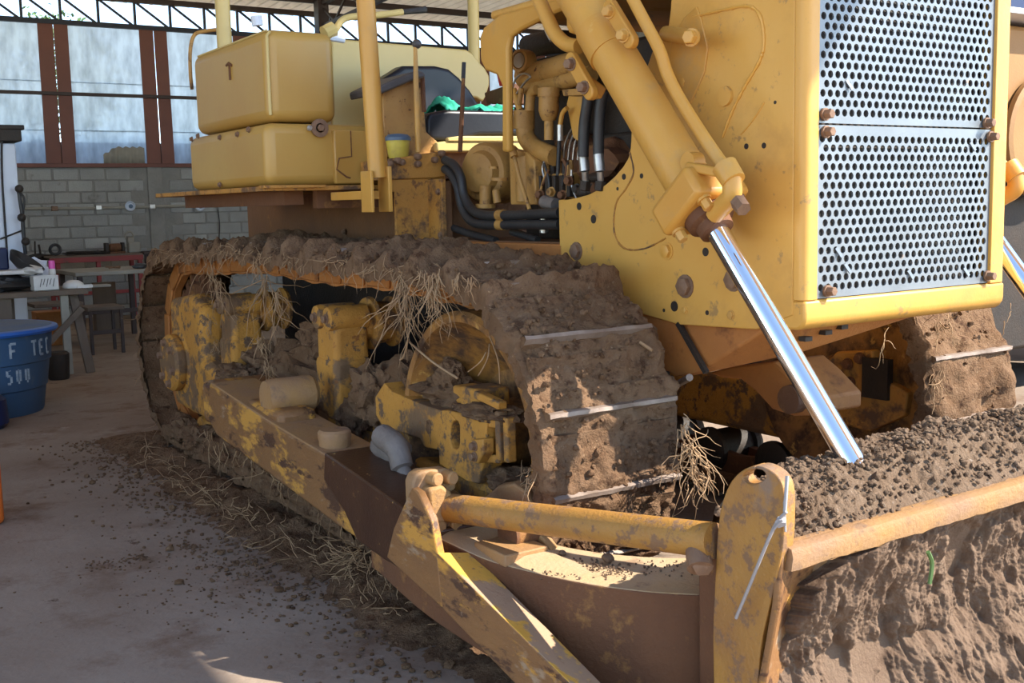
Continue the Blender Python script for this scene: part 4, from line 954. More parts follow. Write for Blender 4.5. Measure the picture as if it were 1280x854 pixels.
# ================================================================ TRACKS
CZ, CYF, CYR, RP = 0.705, 3.63, 7.27, 0.605
def track_path():
    pts = []
    for i in range(61):                                  # front half circle, bottom -> front -> top
        a = -PI/2 - PI*i/60
        pts.append(Vector((0, CYF+RP*math.cos(a), CZ+RP*math.sin(a))))
    for i in range(1, 80):
        t = i/80; y = CYF+(CYR-CYF)*t
        pts.append(Vector((0, y, CZ+RP+0.045*math.sin(PI*t)+0.012*math.sin(PI*t*4-0.6)*math.sin(PI*t))))
    for i in range(61):
        a = PI/2 - PI*i/60
        pts.append(Vector((0, CYR+RP*math.cos(a), CZ+RP*math.sin(a))))
    for i in range(1, 80):
        t = i/80; pts.append(Vector((0, CYR+(CYF-CYR)*t, CZ-RP)))
    return pts
TP = track_path(); cum = [0]
for i in range(len(TP)): cum.append(cum[-1]+(TP[(i+1) % len(TP)]-TP[i]).length)
TL = cum[-1]
def tpos(s):
    s = s % TL; lo = 0; hi = len(TP)
    while hi-lo > 1:
        mid = (lo+hi)//2
        if cum[mid] <= s: lo = mid
        else: hi = mid
    a = TP[lo]; b = TP[(lo+1) % len(TP)]; t = (s-cum[lo])/(cum[lo+1]-cum[lo])
    d = (b-a).normalized()
    return a.lerp(b, t), d, Vector((0, -d.z, d.y))   # outward normal
_p, _d, _n = tpos(0.3)
SGN = 1 if _n.dot(_p-Vector((0, CYF, CZ))) > 0 else -1
NS = 43; PITCH_T = TL/NS
# the path starts under the front idler; grouser A sits at 139 degrees seen from +Y, i.e. s = R*(139-90..)
S_A = RP*R(270-139)
GPH = S_A % PITCH_T
def shoe_mesh(W, seed):
    """one shoe, local: x across, y along the travel, z outward; grouser near its end"""
    rn = random.Random(seed); m = MB(); L_ = PITCH_T
    m.box((0, -L_*0.80, -0.004), (W, L_*0.17, 0.014))
    n = 14
    def fn(i, j):
        x = W*i/n; w0 = 0.012+0.004*rn.random()
        prof = [(-w0*1.3, 0.010), (-w0, 0.055+0.008*rn.random()), (-w0*0.4, 0.072+0.006*rn.random()), (w0*0.6, 0.070+0.006*rn.random()), (w0, 0.05), (w0*1.4, 0.010)]
        return Vector((x, prof[j][0], prof[j][1]))
    m.grid(n+1, 6, fn)
    m.geo([fn(0, j) for j in range(6)], [tuple(range(6))]); m.geo([fn(n, j) for j in range(6)], [tuple(range(5, -1, -1))])
    return m
def build_track(X0, W, detail):
    tr_ = MB()
    # link chain
    for lx in (X0+0.17, X0+W-0.21):
        vs = []; n = 200
        def fn(i, j, lx=lx):
            p, d, nn = tpos(TL*i/n); nn = nn*SGN
            q = ((0, 0.0), (0.045, 0.0), (0.045, -0.115+0.006*math.sin(i*6.283/ (n/NS))), (0, -0.115+0.006*math.sin(i*6.283/(n/NS))), (0, 0.0))[j]
            return Vector((lx+q[0], 0, 0))+p+nn*q[1]
        tr_.grid(n, 5, fn, wrap=True)
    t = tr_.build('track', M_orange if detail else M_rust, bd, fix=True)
    meshes = []
    for v in range(4):
        o = shoe_mesh(W, v).build('track_shoe', M_lug if False else M_mud, t, loc=(0, 0, 0)); meshes.append(o)
        o.data.materials.append(M_lug)
        for p in o.data.polygons:
            if p.center.z > 0.06: p.material_index = 1
    for k in range(NS):
        s = GPH+k*PITCH_T; p, d, nn = tpos(s); nn = nn*SGN
        o = meshes[k] if k < 4 else meshes[k % 4].copy()
        if k >= 4: sc.collection.objects.link(o)
        o.parent = t
        yv = -d
        mt = Matrix((Vector((1, 0, 0)), yv, Vector((1, 0, 0)).cross(yv))).transposed()
        if mt.col[2].dot(nn) < 0: mt = Matrix((Vector((-1, 0, 0)), yv, Vector((-1, 0, 0)).cross(yv))).transposed(); off = Vector((X0+W, 0, 0))
        else: off = Vector((X0, 0, 0))
        ml = mt.to_4x4(); ml.translation = off+p-WP[t]; o.matrix_local = ml
        # link seams: small plates on the chain side
        if detail and k % 1 == 0:
            c, d2, n2 = tpos(s+PITCH_T*0.5); n2 = n2*SGN
            m = MB(); cc = c+Vector((X0+0.163, 0, 0))-n2*0.055
            m.beam(cc-d2*PITCH_T*0.44, cc+d2*PITCH_T*0.44, 0.10, 0.02, up=(1, 0, 0)); m.build('track_link', M_orange, t, bevel=0.008, seg=1)
    # mud sleeve
    NU, NV = (1100, 64) if detail else (620, 36)
    m = MB()
    def fn(i, j):
        s = TL*i/NU; p, d, nn = tpos(s); nn = nn*SGN
        ang = math.atan2(p.z-CZ, p.y-CYF)
        v = j/(NV-1)
        front = p.y < CYF+0.2
        edge = 0.035+0.04*fbm(Vector((s*7, X0, 0)))+0.02*fbm(Vector((s*30, X0, 0)))
        if v < 0.07: x = -0.012; h = -edge*(1-v/0.07)
        elif v > 0.93: x = W+0.012; h = -edge*((v-0.93)/0.07)
        else:
            x = W*(v-0.07)/0.86; h = 0
        wpos = Vector((X0+x, 0, 0))+p
        sg = ((s-GPH) % PITCH_T)/PITCH_T             # 0 at a grouser
        dg_ = min(sg, 1-sg)
        big = fbm(wpos*3.1+Vector((0, 0, 7)), 4); fine = fbm(wpos*18, 4); fin2 = fbm(wpos*60, 2)
        th = 0.030+0.030*big+0.019*fine+0.010*fin2
        th += 0.022*(1-min(1, dg_*4))                # heaped against the grouser
        if front and p.z < 0.95: th += 0.018+0.02*big
        th = min(th, 0.080)
        if p.z > 1.2: th += (0.046+0.01*big)*(1-min(1, dg_*5))
        elif dg_ < 0.09: th = min(th, 0.060 + 0.02*max(0, big))
        th = max(th, 0.004)
        if p.z < 0.2: th *= 0.4
        ex = 0.018*fine+0.02*big
        q = wpos+nn*(h+ (th if h == 0 else th*(1+h/edge)*0.8))
        if v <= 0.07: q.x -= 0.004+abs(ex)
        if v >= 0.93: q.x += 0.004+abs(ex)
        q.y += 0.006*fin2
        return q
    m.grid(NU, NV, fn, wrap=True)
    o = m.build('caked_mud', M_mud, t, ang=60); o['kind'] = 'stuff'
    # crumbs on top of the sleeve
    m = MB(); rn = random.Random(5)
    for _ in range(1500 if detail else 500):
        s = rn.uniform(0.2, 3.9) if rn.random() < 0.6 else rn.uniform(0.2, TL*0.55); p, d, nn = tpos(s); nn = nn*SGN; r_ = rn.uniform(0.004, 0.014)*(1.6 if rn.random() < 0.06 else 1)
        c = p+nn*(0.05+rn.uniform(-0.015, 0.02))+Vector((X0+rn.uniform(0, W), 0, 0))
        m.lump(c, r_, rn.random()*9, 0.5, 1)
    o = m.build('mud_crumbs', M_mud, t, fix=False); o['kind'] = 'stuff'
    return t
XT, WT = 2.10, 0.56
near = build_track(XT, WT, True); near['label'] = 'near crawler track caked with mud'
far = build_track(4.13, WT, False); far['label'] = 'far crawler track beyond the radiator guard'

def undercarriage(X0, s, near_side):
    """X0 outer face of the track, s=+1 when inboard is +X"""
    r_ = empty('x', (X0+s*0.28, 5.4, 0.7), 'x', 'x')
    for k_ in ('label', 'category'): del r_[k_]
    r_.name = 'undercarriage'; r_.parent = bd; r_.location = WP[r_]-WP[bd]
    X = lambda v: X0+s*v
    ax = (s, 0, 0)
    # idler with dished web on both faces
    m = MB(); pr = [(0.20, 0.0), (0.20, 0.12), (0.29, 0.14), (0.285, 0.25), (0.18, 0.38), (0.085, 0.445), (0.055, 0.455), (0.05, 0.48), (0.065, 0.497), (0.13, 0.50), (0.14, 0.47)]
    prof = pr+[(0.40-0.015, 0.47), (0.39, 0.495), (0.435, 0.49), (0.435, 0.455), (0.42, 0.40), (0.38, 0.27), (0.40, 0.14), (0.46, 0.10), (0.43, 0.0)]
    m.lathe((X(0), CYF, CZ), ax, prof, 72); m.build('idler', M_idler, r_)
    # sprocket
    m = MB(); m.lathe((X(0.2), CYR, CZ), ax, [(0, 0.2), (0, 0.42), (0.03, 0.44), (0.09, 0.44), (0.12, 0.42), (0.12, 0.2)], 48)
    for k in range(25):
        a = 2*PI*k/25; c = Vector((X(0.26), CYR+0.455*math.cos(a), CZ+0.455*math.sin(a))); dd = Vector((0, math.cos(a), math.sin(a)))
        m.beam(c-dd*0.03, c+dd*0.05, 0.06, 0.07, up=(1, 0, 0))
    m.build('sprocket', M_rust, r_)
    # track frame
    m = MB(); m.box((min(X(0.16), X(0.42)), 3.95, 0.36), (max(X(0.16), X(0.42)), 7.0, 0.66)); m.build('track_frame', M_muddy, r_, bevel=0.03)
    for k in range(7):
        y = 4.05+k*0.48; m = MB()
        m.lathe((X(0.08), y, 0.215), ax, [(0, 0.05), (0, 0.09), (0.03, 0.10), (0.05, 0.125), (0.08, 0.125), (0.09, 0.105), (0.3, 0.105), (0.31, 0.125), (0.34, 0.125), (0.36, 0.09)], 24)
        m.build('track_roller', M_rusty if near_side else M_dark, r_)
    return r_
uc = undercarriage(XT, 1, True)
uf = undercarriage(4.13+WT, -1, False)
# inner face hardware of the far idler
m = MB(); m.prism([at(a, b, X=4.22) for a, b in ((1030, 455), (1045, 440), (1090, 438), (1095, 470), (1135, 492), (1130, 520), (1085, 540), (1050, 530), (1035, 500))], (0.06, 0, 0)); m.build('bearing_plate', M_rusty, uf, bevel=0.01)
m = MB(); m.box(at(1082, 497, X=4.2)+Vector((0, -0.12, 0)), at(1082, 447, X=4.2)+Vector((0.04, 0.02, 0))); m.build('bearing_pocket', M_dark, uf)
for q in ((1060, 455), (1063, 478), (1075, 448)):
    m = MB(); m.bolt(at(q[0], q[1], X=4.21), (-1, 0, 0), 0.022, 0.025); m.build('bolt', M_rust, uf)

# near side castings
for (cx0, cy0, cy1, seedv) in ((302, 366, 470, 1), (428, 378, 560, 2)):
    c = at(cx0, 420, X=2.27); zt_ = at(cx0, cy0, X=2.27).z; y = c.y
    m = MB(); m.box((2.18, y-0.11, 0.45), (2.36, y+0.11, zt_-0.10)); m.box((2.17, y-0.12, 0.45), (2.37, y+0.12, zt_-0.26)); m.build('roller_bracket', M_muddy, uc, bevel=0.03, seg=3)
    for dy in (-0.065, 0.065):
        m = MB(); m.lathe((2.16, y+dy, zt_-0.07), (1, 0, 0), [(0, 0.035), (0.005, 0.055), (0.03, 0.062), (0.2, 0.062), (0.21, 0.05)], 20); m.build('bracket_cap', M_muddy, uc)
        m = MB(); m.bolt((2.16, y+dy, zt_-0.07), (-1, 0, 0), 0.02, 0.02); m.build('bolt', M_bolt, uc)
    m = MB(); m.lathe((2.34, y-0.02, zt_-0.11), (1, 0, 0), [(0, 0.04), (0.01, 0.075), (0.05, 0.08), (0.055, 0.125), (0.075, 0.13), (0.085, 0.105), (0.17, 0.10), (0.18, 0.125), (0.20, 0.12), (0.22, 0.06)], 32); m.build('carrier_roller', M_rusty, uc)
# final drive
hc = Vector((2.02, 7.03, 0.655))
m = MB(); m.lathe(hc, (1, 0, 0), [(0, 0.10), (0.0, 0.165), (0.02, 0.18), (0.055, 0.18), (0.07, 0.17), (0.09, 0.24), (0.15, 0.33), (0.22, 0.37), (0.3, 0.38)], 40); fd = m.build('final_drive', M_muddy, uc)
for k in range(6):
    a = k*PI/3+0.3; m = MB(); m.bolt(hc+Vector((0, 0.13*math.cos(a), 0.13*math.sin(a))), (-1, 0, 0), 0.022, 0.025); m.build('bolt', M_bolt, uc)
m = MB(); m.prism([(2.10, 7.2, 0.36), (2.10, 6.3, 0.33), (2.10, 6.15, 0.42), (2.10, 6.2, 0.62), (2.10, 6.6, 0.72), (2.10, 6.55, 1.02), (2.10, 6.75, 1.10), (2.10, 7.2, 1.05)], (0.16, 0, 0)); m.build('drive_casing', M_muddy, uc, bevel=0.05, seg=4)
# idler yoke with slots (outline with keyhole cut-outs)
def yk(l, X=2.13): return [at(400+a/3.762, 450+b/3.762, X=X) for a, b in l]
out = [(262, 260), (258, 175), (300, 108), (335, 150), (480, 212), (560, 238), (600, 238), (740, 268), (782, 290)]
slot1 = [(640, 262)]
ring = [(636, 285), (618, 292), (612, 320), (612, 385), (622, 415), (636, 422), (650, 415), (656, 390), (656, 310), (648, 290), (636, 285)]
out2 = [(782, 290), (776, 460), (752, 540), (745, 585), (690, 572), (560, 492), (556, 425), (490, 412), (470, 372), (392, 347), (290, 312)]
poly = out[:8]+[(640, 248)][:0]+out[8:]+out2[1:]
idx = 6                                              # keyhole from vertex (600,238)
poly = out[:7]+[(636, 284)]+ring[1:-1]+[(637, 284)]+[(601, 238)]+out[7:]+out2[1:]
m = MB(); m.prism(yk(poly), (0.09, 0, 0)); m.build('idler_yoke', M_muddy, uc, bevel=0.006)
m = MB(); m.prism(yk([(500, 285), (515, 280), (522, 300), (520, 345), (508, 350), (498, 330)], 2.128), (0.01, 0, 0)); m.build('yoke_pocket', M_mud, uc)
m = MB(); m.prism(yk([(708, 375), (765, 372), (768, 440), (740, 490), (705, 478)], 2.10), (0.05, 0, 0)); m.build('yoke_pad', M_rusty, uc, bevel=0.006)
for z0 in ((728, 405), (728, 455)): m = MB(); m.bolt(yk([z0], 2.10)[0], (-1, 0, 0), 0.015, 0.02); m.build('bolt', M_bolt, uc)
for a, b_ in (((785, 295), (850, 300)), ((785, 460), (860, 465)), ((850, 240), (858, 470)), ((890, 270), (895, 480)), ((742, 160), (860, 215))):
    m = MB(); P_ = yk([a, b_], 2.16); m.beam(P_[0], P_[1], 0.03, 0.04, up=(1, 0, 0)); m.build('yoke_frame', M_muddy, uc, bevel=0.006)
m = MB(); m.box(at(595, 494, X=2.16)+Vector((0, -0.02, -0.06)), at(595, 494, X=2.16)+Vector((0.14, 0.12, 0.02))); m.box(at(575, 490, X=2.2)+Vector((0, -0.02, -0.05)), at(575, 490, X=2.2)+Vector((0.1, 0.06, 0.02))); m.build('yoke_block', M_muddy, uc, bevel=0.01)
m = MB(); m.box((2.16, 3.35, 0.42), (2.36, 4.3, 0.56)); m.build('yoke_base', M_muddy, uc, bevel=0.03)
# packed dark mud between the parts
def lumps(name, spec, mt, par, sub=3, n=1):
    m = MB()
    for k, (c, r_) in enumerate(spec): m.lump(c, r_, k*1.37+2, 0.42, sub+1, 2.2)
    o = m.build(name, mt, par); o['kind'] = 'stuff'; return o
lumps('packed_mud', [((2.36, 5.55, 0.72), (0.13, 0.55, 0.16)), ((2.38, 5.3, 0.9), (0.12, 0.3, 0.14)), ((2.34, 4.35, 0.80), (0.12, 0.3, 0.14)), ((2.28, 3.95, 0.84), (0.11, 0.25, 0.08)),
    ((2.33, 6.2, 0.70), (0.12, 0.3, 0.12)), ((2.25, 4.95, 0.62), (0.08, 0.3, 0.12)), ((2.2, 3.50, 0.83), (0.08, 0.2, 0.04)), ((2.22, 3.4, 0.58), (0.08, 0.14, 0.05)), ((2.24, 3.88, 0.9), (0.06, 0.07, 0.08)),
    ((2.22, 4.55, 0.75), (0.07, 0.16, 0.13)), ((2.16, 6.15, 0.66), (0.1, 0.2, 0.07))], M_mud, uc)
lumps('lower_mud', [((2.16, 3.9+k*0.42, 0.16), (0.10, 0.26, 0.10)) for k in range(9)]+[((2.3, 3.6, 0.3), (0.15, 0.3, 0.2))], M_mud, uc)

# ================================================================ PUSH FRAME
pf = empty('x', (2.0, 4.0, 0.5), 'x', 'x')
for k_ in ('label', 'category'): del pf[k_]
pf.name = 'push_frame'; pf.parent = bd; pf.location = WP[pf]-WP[bd]
S = lambda px, py, X=1.80: at(px, py, X=X)
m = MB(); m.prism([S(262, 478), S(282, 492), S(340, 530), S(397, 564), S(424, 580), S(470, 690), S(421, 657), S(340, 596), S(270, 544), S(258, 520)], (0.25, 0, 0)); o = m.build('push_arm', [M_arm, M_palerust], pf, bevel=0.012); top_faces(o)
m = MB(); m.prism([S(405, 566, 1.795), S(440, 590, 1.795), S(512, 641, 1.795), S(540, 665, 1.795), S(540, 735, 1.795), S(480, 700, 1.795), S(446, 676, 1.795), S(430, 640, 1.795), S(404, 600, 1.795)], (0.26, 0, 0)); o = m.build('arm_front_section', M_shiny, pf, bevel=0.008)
m = MB(); p = at(337, 497, X=1.86); m.lathe(p, (1, 0.0, 0), [(-0.02, 0.05), (-0.02, 0.078), (0, 0.085), (0.2, 0.085), (0.22, 0.07)], 32); m.build('arm_boss', M_palerust, pf)
m = MB(); m.box((1.83, 4.7, 0.6), (2.02, 5.15, 0.70)); m.build('boss_seat', M_arm, pf, bevel=0.03)
p = at(418, 541, X=1.9); m = MB(); m.lathe(p+Vector((0, 0, -0.28)), (0, 0, 1), [(0, 0.07), (0.25, 0.066), (0.26, 0.07), (0.285, 0.07), (0.295, 0.06)], 32); m.build('pin_cap', M_palerust, pf)
m = MB(); m.lump(at(488, 562, X=2.02), (0.06, 0.12, 0.085), 4, 0.25, 3, 1.2); m.tube(smooth_path([at(478, 545, X=1.98), at(496, 560, X=1.98), at(503, 585, X=1.98), at(512, 604, X=1.98)]), [0.05]*9+[0.045]*8+[0.03]*8, 12); m.build('hook_casting', M_greylump, pf)
# rear trunnion end of the arm
m = MB(); m.box((1.82, 5.45, 0.50), (2.2, 5.75, 0.72)); m.build('arm_end', M_arm, pf, bevel=0.03)
# C frame
outer = [(1.80, 3.75), (1.80, 3.4), (1.83, 3.15), (1.88, 2.92), (1.96, 2.68), (2.07, 2.48), (2.22, 2.33), (2.42, 2.23), (2.7, 2.18), (3.35, 2.15)]
inner = [(3.35, 2.50), (2.75, 2.52), (2.55, 2.55), (2.36, 2.66), (2.22, 2.82), (2.13, 3.02), (2.07, 3.25), (2.05, 3.45), (2.05, 3.75)]
def c2(l): 
    q = smooth_path([Vector((a, b, 0)) for a, b in l], 4); return [(v.x, v.y) for v in q]
loop = c2(outer)+c2(inner)
def zc(y): return 0.45+0.07*max(0, min(1, (y-3.0)/0.7))
m = MB(); n = len(loop)
lo_ = [Vector((a, b, 0.12+0.12*max(0, min(1, (b-3.0)/0.7)))) for a, b in loop]; hi_ = [Vector((a, b, zc(b))) for a, b in loop]
m.geo(lo_+hi_, [tuple(range(n))[::-1], tuple(range(n, 2*n))]+[(i, (i+1) % n, n+(i+1) % n, n+i) for i in range(n)])
o = m.build('c_frame', [M_rust, M_litdust], pf, bevel=0.006); top_faces(o)  # up-facing faces painted paler, as sunlit and dusty
# far half of the C frame and far arm
m = MB(); n = len(loop)
m.geo([Vector((6.78-v.x, v.y, v.z)) for v in lo_+hi_], [tuple(range(n))[::-1], tuple(range(n, 2*n))]+[(i, (i+1) % n, n+(i+1) % n, n+i) for i in range(n)])
m.box((4.74, 3.7, 0.3), (4.98, 5.7, 0.58)); m.build('far_c_frame', M_rust, pf, bevel=0.006)
# stones and dirt on the C frame
m = MB(); rn = random.Random(2)
for _ in range(260):
    t_ = rn.random(); x = 2.0+0.35*rn.random(); y = 2.42+0.5*rn.random()
    if rn.random() < 0.6: c = at(740+rn.gauss(0, 25), 712+rn.gauss(0, 6), Z=0.455)
    else: c = at(rn.uniform(680, 880), rn.uniform(700, 722), Z=0.455)
    m.lump(c, rn.uniform(0.0015, 0.005), rn.random()*7, 0.4, 1)
m.lump(at(760, 698, Z=0.47), (0.018, 0.025, 0.016), 3, 0.4, 2); m.lump(at(703, 692, Z=0.465), 0.012, 3, 0.4, 2)
o = m.build('loose_grit', M_bmud, pf, fix=False); o['kind'] = 'stuff'
# lug standing on the C frame
lx = 2.0
def LG(l, X): return [at(a, b, X=X) for a, b in l]
m = MB(); m.prism(LG([(598, 650), (606, 622), (622, 608), (642, 605), (656, 614), (664, 632), (668, 660), (690, 690), (664, 700), (640, 690), (606, 672)], 2.06), (0.05, 0.03, 0)); m.build('frame_lug', M_palerust, pf, bevel=0.008)
m = MB(); m.lathe(at(634, 668, X=1.97), (1, 0, 0), [(0, 0.035), (0, 0.06), (0.10, 0.06), (0.10, 0.035)], 20); m.build('lug_eye', M_rust, pf)
m = MB(); p = at(672, 694, Z=0.455); m.box(p+Vector((-0.14, -0.02, -0.01)), p+Vector((0.03, 0.17, 0.03))); m.build('lug_foot', M_palerust, pf, bevel=0.005)
# upright bracket with four bolts that carries tube and brace
def LY(l, Y): return [at(a, b, Y=Y) for a, b in l]
m = MB(); m.prism(LY([(517, 640), (516, 604), (520, 594), (528, 589), (558, 586), (568, 590), (571, 598), (570, 612), (556, 620), (544, 632), (541, 650), (547, 668), (548, 690), (536, 690), (530, 660)], 3.30), (0, 0.06, 0)); m.build('strut_bracket', M_palerust, pf, bevel=0.008)
m = MB(); m.prism(LY([(540, 640), (556, 646), (580, 645), (602, 650), (606, 662), (592, 672), (548, 669), (541, 655)], 3.27), (0, 0.07, 0)); m.build('bracket_foot', M_arm, pf, bevel=0.008)
m = MB(); m.prism(LY([(536, 612), (552, 606), (566, 616), (566, 650), (548, 656), (537, 640)], 3.25), (0, 0.08, 0)); m.build('strut_socket', M_palerust, pf, bevel=0.012)
for q in ((543, 600), (562, 598), (547, 659), (567, 656)):
    p = at(q[0], q[1], Y=3.27); m = MB(); m.lathe(p+Vector((0, 0.05, 0)), (0.15, -1, 0.0), [(0, 0.024), (0.058, 0.024), (0.064, 0.019)], 18); m.build('bolt', M_palerust, pf)
# brace down to the blade corner, square section, pointed upper end
BA, BB = Vector((1.735, 3.13, 0.46)), Vector((1.86, 2.05, 0.06))
bt_ = at(545, 690, X=1.70); 
m = MB()
tl = [at(545, 690, X=1.72), at(590, 690, X=1.86)]; 
e0 = at(712, 854, X=1.76); e1 = at(752, 854, X=1.90)
dL = (e0-tl[0]); dR = (e1-tl[1])
a0, b0 = tl[0], tl[1]; a1, b1 = tl[0]+dL*1.35, tl[1]+dR*1.35
dn = Vector((0.0, 0.04, -0.16))
vs = [a0, b0, b1, a1, a0+dn+Vector((0, 0.03, 0)), b0+dn, b1+dn, a1+dn]
m.geo(vs, [(0, 3, 2, 1), (4, 5, 6, 7), (0, 1, 5, 4), (1, 2, 6, 5), (2, 3, 7, 6), (3, 0, 4, 7)])
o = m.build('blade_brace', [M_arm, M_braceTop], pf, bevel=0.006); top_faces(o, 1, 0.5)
m = MB(); m.prism([at(514, 610, X=1.72), at(522, 616, X=1.72), at(538, 650, X=1.72), at(546, 692, X=1.72), at(552, 760, X=1.72), at(483, 697, X=1.72), at(492, 660, X=1.72)], (0.03, 0, 0)); m.build('brace_gusset', M_arm, pf, bevel=0.005)
# tubular strut to the ear of the blade
ta, tb_ = at(546, 633, X=1.86), at(893, 676, X=2.10)
m = MB(); m.tube([ta, ta.lerp(tb_, 0.5), tb_], [0.049, 0.0495, 0.05], 32); m.build('tubular_strut', M_tubep, pf)
m = MB(); q = at(877, 705, X=2.06); m.tube([q+Vector((0.03, 0.05, 0.05)), q+Vector((-0.01, -0.005, -0.01))], 0.036, 20); m.bolt(q, (-0.55, -1, -0.1), 0.03, 0.02, False); m.build('strut_pin', M_bolt, pf)

# ================================================================ BLADE
bl = empty('x', (3.35, 2.0, 0.4), 'x', 'x')
for k_ in ('label', 'category'): del bl[k_]
bl.name = 'blade'; bl.parent = bd; bl.location = WP[bl]-WP[bd]
RA = at(985, 692, Y=1.955); RB = at(1280, 606, Y=1.90); rd = (RB-RA).normalized()
RE = RA+rd*2.6
def prof(t):                                           # front surface, t 0 top .. 1 cutting edge: (dy, dz)
    return (0.02+0.13*math.sin(PI*min(t*1.05, 1))-0.05*t, -0.66*t)
m = MB()
def fn(i, j):
    x = i/60; t = j/24; p = RA.lerp(RE, x); a, b = prof(t)
    return Vector((p.x, p.y+a, p.z+b))
m.grid(61, 25, fn); o = m.build('moldboard', M_palerust, bl, fix=False); md = o.modifiers.new('thick', 'SOLIDIFY'); md.thickness = 0.03; md.offset = -1 if False else 1
m = MB()
n_ = 90
def rf(i, j):
    x = i/n_; p = RA.lerp(RE, x); k = 1+0.10*fbm(Vector((x*30, 0, 0)))
    q = [(-0.012, -0.045), (-0.018, -0.01), (-0.012, 0.012), (0.012, 0.018), (0.035, 0.012), (0.04, -0.01), (0.035, -0.05), (-0.012, -0.045)][j]
    w_ = 0.003*fbm(Vector((x*60, j, 3)))
    return Vector((p.x, p.y+q[0]*k+w_, p.z+q[1]*k+w_))
m.grid(n_+1, 8, rf); m.geo([rf(0, j) for j in range(7)], [tuple(range(7))]); m.build('top_edge_bar', M_palerust, bl)
m = MB(); m.prism([Vector((RA.x+0.02, RA.y+0.20, 0.08)), Vector((RA.x+0.02, RA.y+0.20, 0.69)), Vector((RA.x+0.02, RA.y+0.36, 0.66)), Vector((RA.x+0.02, RA.y+0.36, 0.08))], Vector((2.5, 0, 0.03))); m.build('blade_back', M_rust, bl, bevel=0.01)
# ear plate with slotted eye
ear = [(893, 900), (891, 800), (893, 740), (897, 665), (903, 628), (914, 602), (930, 587), (948, 583), (965, 590), (976, 603), (980, 625), (979, 675), (972, 715), (960, 765), (950, 815), (944, 900)]
hole = [(928, 598), (933, 604), (941, 606), (950, 603), (957, 597), (955, 590), (948, 587), (938, 588), (930, 592)]
poly = ear[:7]+[hole[4+0]]*0
es = [(v.x, v.y) for v in smooth_path([Vector((a, b, 0)) for a, b in ear], 4)]
hs_ = [(v.x, v.y) for v in smooth_path([Vector((a, b, 0)) for a, b in hole+hole[:1]], 3)][:-1]
kt = min(range(len(hs_)), key=lambda i: hs_[i][1])
ke = min(range(len(es)), key=lambda i: (es[i][0]-hs_[kt][0])**2+(es[i][1]-hs_[kt][1])**2)
ring_ = hs_[kt:]+hs_[:kt]
if ring_[1][0] > ring_[-1][0]: ring_ = [ring_[0]]+ring_[1:][::-1]
poly = es[:ke+1]+ring_+[(ring_[0][0]+0.3, ring_[0][1]+0.05), (es[ke][0]+0.3, es[ke][1]+0.05)]+es[ke+1:]
poly = [at(a, b, X=2.09) for a, b in poly]
m = MB(); m.prism(poly, (0.055, 0.012, 0)); m.build('ear_plate', M_tubep, bl, bevel=0.004)
# curved corner between ear and moldboard
m = MB()
def cf(i, j):
    u, t = i/14, j/24; a, b = prof(t)
    e0 = at(*[(979, 640), (978, 690), (966, 745), (955, 800), (946, 854), (940, 910)][min(5, int(t*5))], X=2.10)
    tt = t*5-int(t*5) if t < 1 else 0; k0 = min(5, int(t*5)); k1 = min(5, k0+1)
    L_ = [(979, 660), (976, 700), (966, 750), (955, 800), (946, 854), (940, 910)]
    e0 = at(*L_[k0], X=2.10).lerp(at(*L_[k1], X=2.10), tt)
    p = RA+rd*0.16; r1 = Vector((p.x, p.y+a-0.004, p.z+b))
    q = e0.lerp(r1, u); q.z = (RA.z+b)*1.0; q.y += 0.02*math.sin(PI*u)
    return q
m.grid(15, 25, cf); o = m.build('corner_plate', M_arm, bl, fix=False)
md = o.modifiers.new('thick', 'SOLIDIFY'); md.thickness = 0.02; md.offset = 1
# mud slab on the blade face
EDGE = [(0.0, 0.62), (0.06, 0.40), (0.12, 0.22), (0.2, 0.12), (0.3, 0.10), (0.45, 0.07), (0.6, 0.02), (1.0, -0.02)]
def edge_x(t):
    for (a, x0), (b, x1) in zip(EDGE, EDGE[1:]):
        if t <= b: return x0+(x1-x0)*(t-a)/(b-a)
    return EDGE[-1][1]
NU, NV = 520, 300
m = MB()
def mf(i, j):
    t = 0.035+0.965*j/(NV-1); x = 0.0+1.75*i/(NU-1)
    p = RA+rd*x; a, b = prof(t)
    q = Vector((p.x*1.0, p.y+a, p.z+b))
    e = edge_x(t)+0.05*fbm(Vector((t*5, 0, 2)))+0.02*fbm(Vector((t*20, 0, 5)))
    g_ = max(-0.3, min(1, (x-e)/0.045)); g_ = g_ if g_ < 0 else g_*g_*(3-2*g_)
    big = fbm(Vector((q.x*3.2, 0, q.z*2.2)), 4); med = fbm(Vector((q.x*11, 3, q.z*7)), 4); fin = fbm(Vector((q.x*45, 9, q.z*32)), 3)
    cr_ = noise.turbulence(Vector((q.x*5+0.3*big, 1, q.z*3.2)), 4, True)
    slab = 0.055+0.062*big+0.020*fbm(Vector((q.x*12, 3, q.z*3.4)), 3)+0.007*fbm(Vector((q.x*50, 9, q.z*13)), 3)+0.004*fbm(Vector((q.x*110, 2, q.z*90)), 2)+0.010*fbm(Vector((q.x*21, 7, q.z*16)), 2) - 0.03*max(0, 0.42-cr_)*3
    pit = fbm(Vector((q.x*6+9, 4, q.z*5)), 3)
    if pit > 0.28: slab -= 0.030*min(1, (pit-0.28)*3)
    slab *= min(1, 0.35+t*5)
    th = slab*g_ if g_ >= 0 else g_*0.05
    if g_ >= 0: th = max(th, 0.004*g_)
    return q+Vector((-0.25*th, -th*1.0, 0.12*th))
m.grid(NU, NV, mf); o = m.build('mud_slab', M_bmud, bl, fix=False, ang=70); o['kind'] = 'stuff'
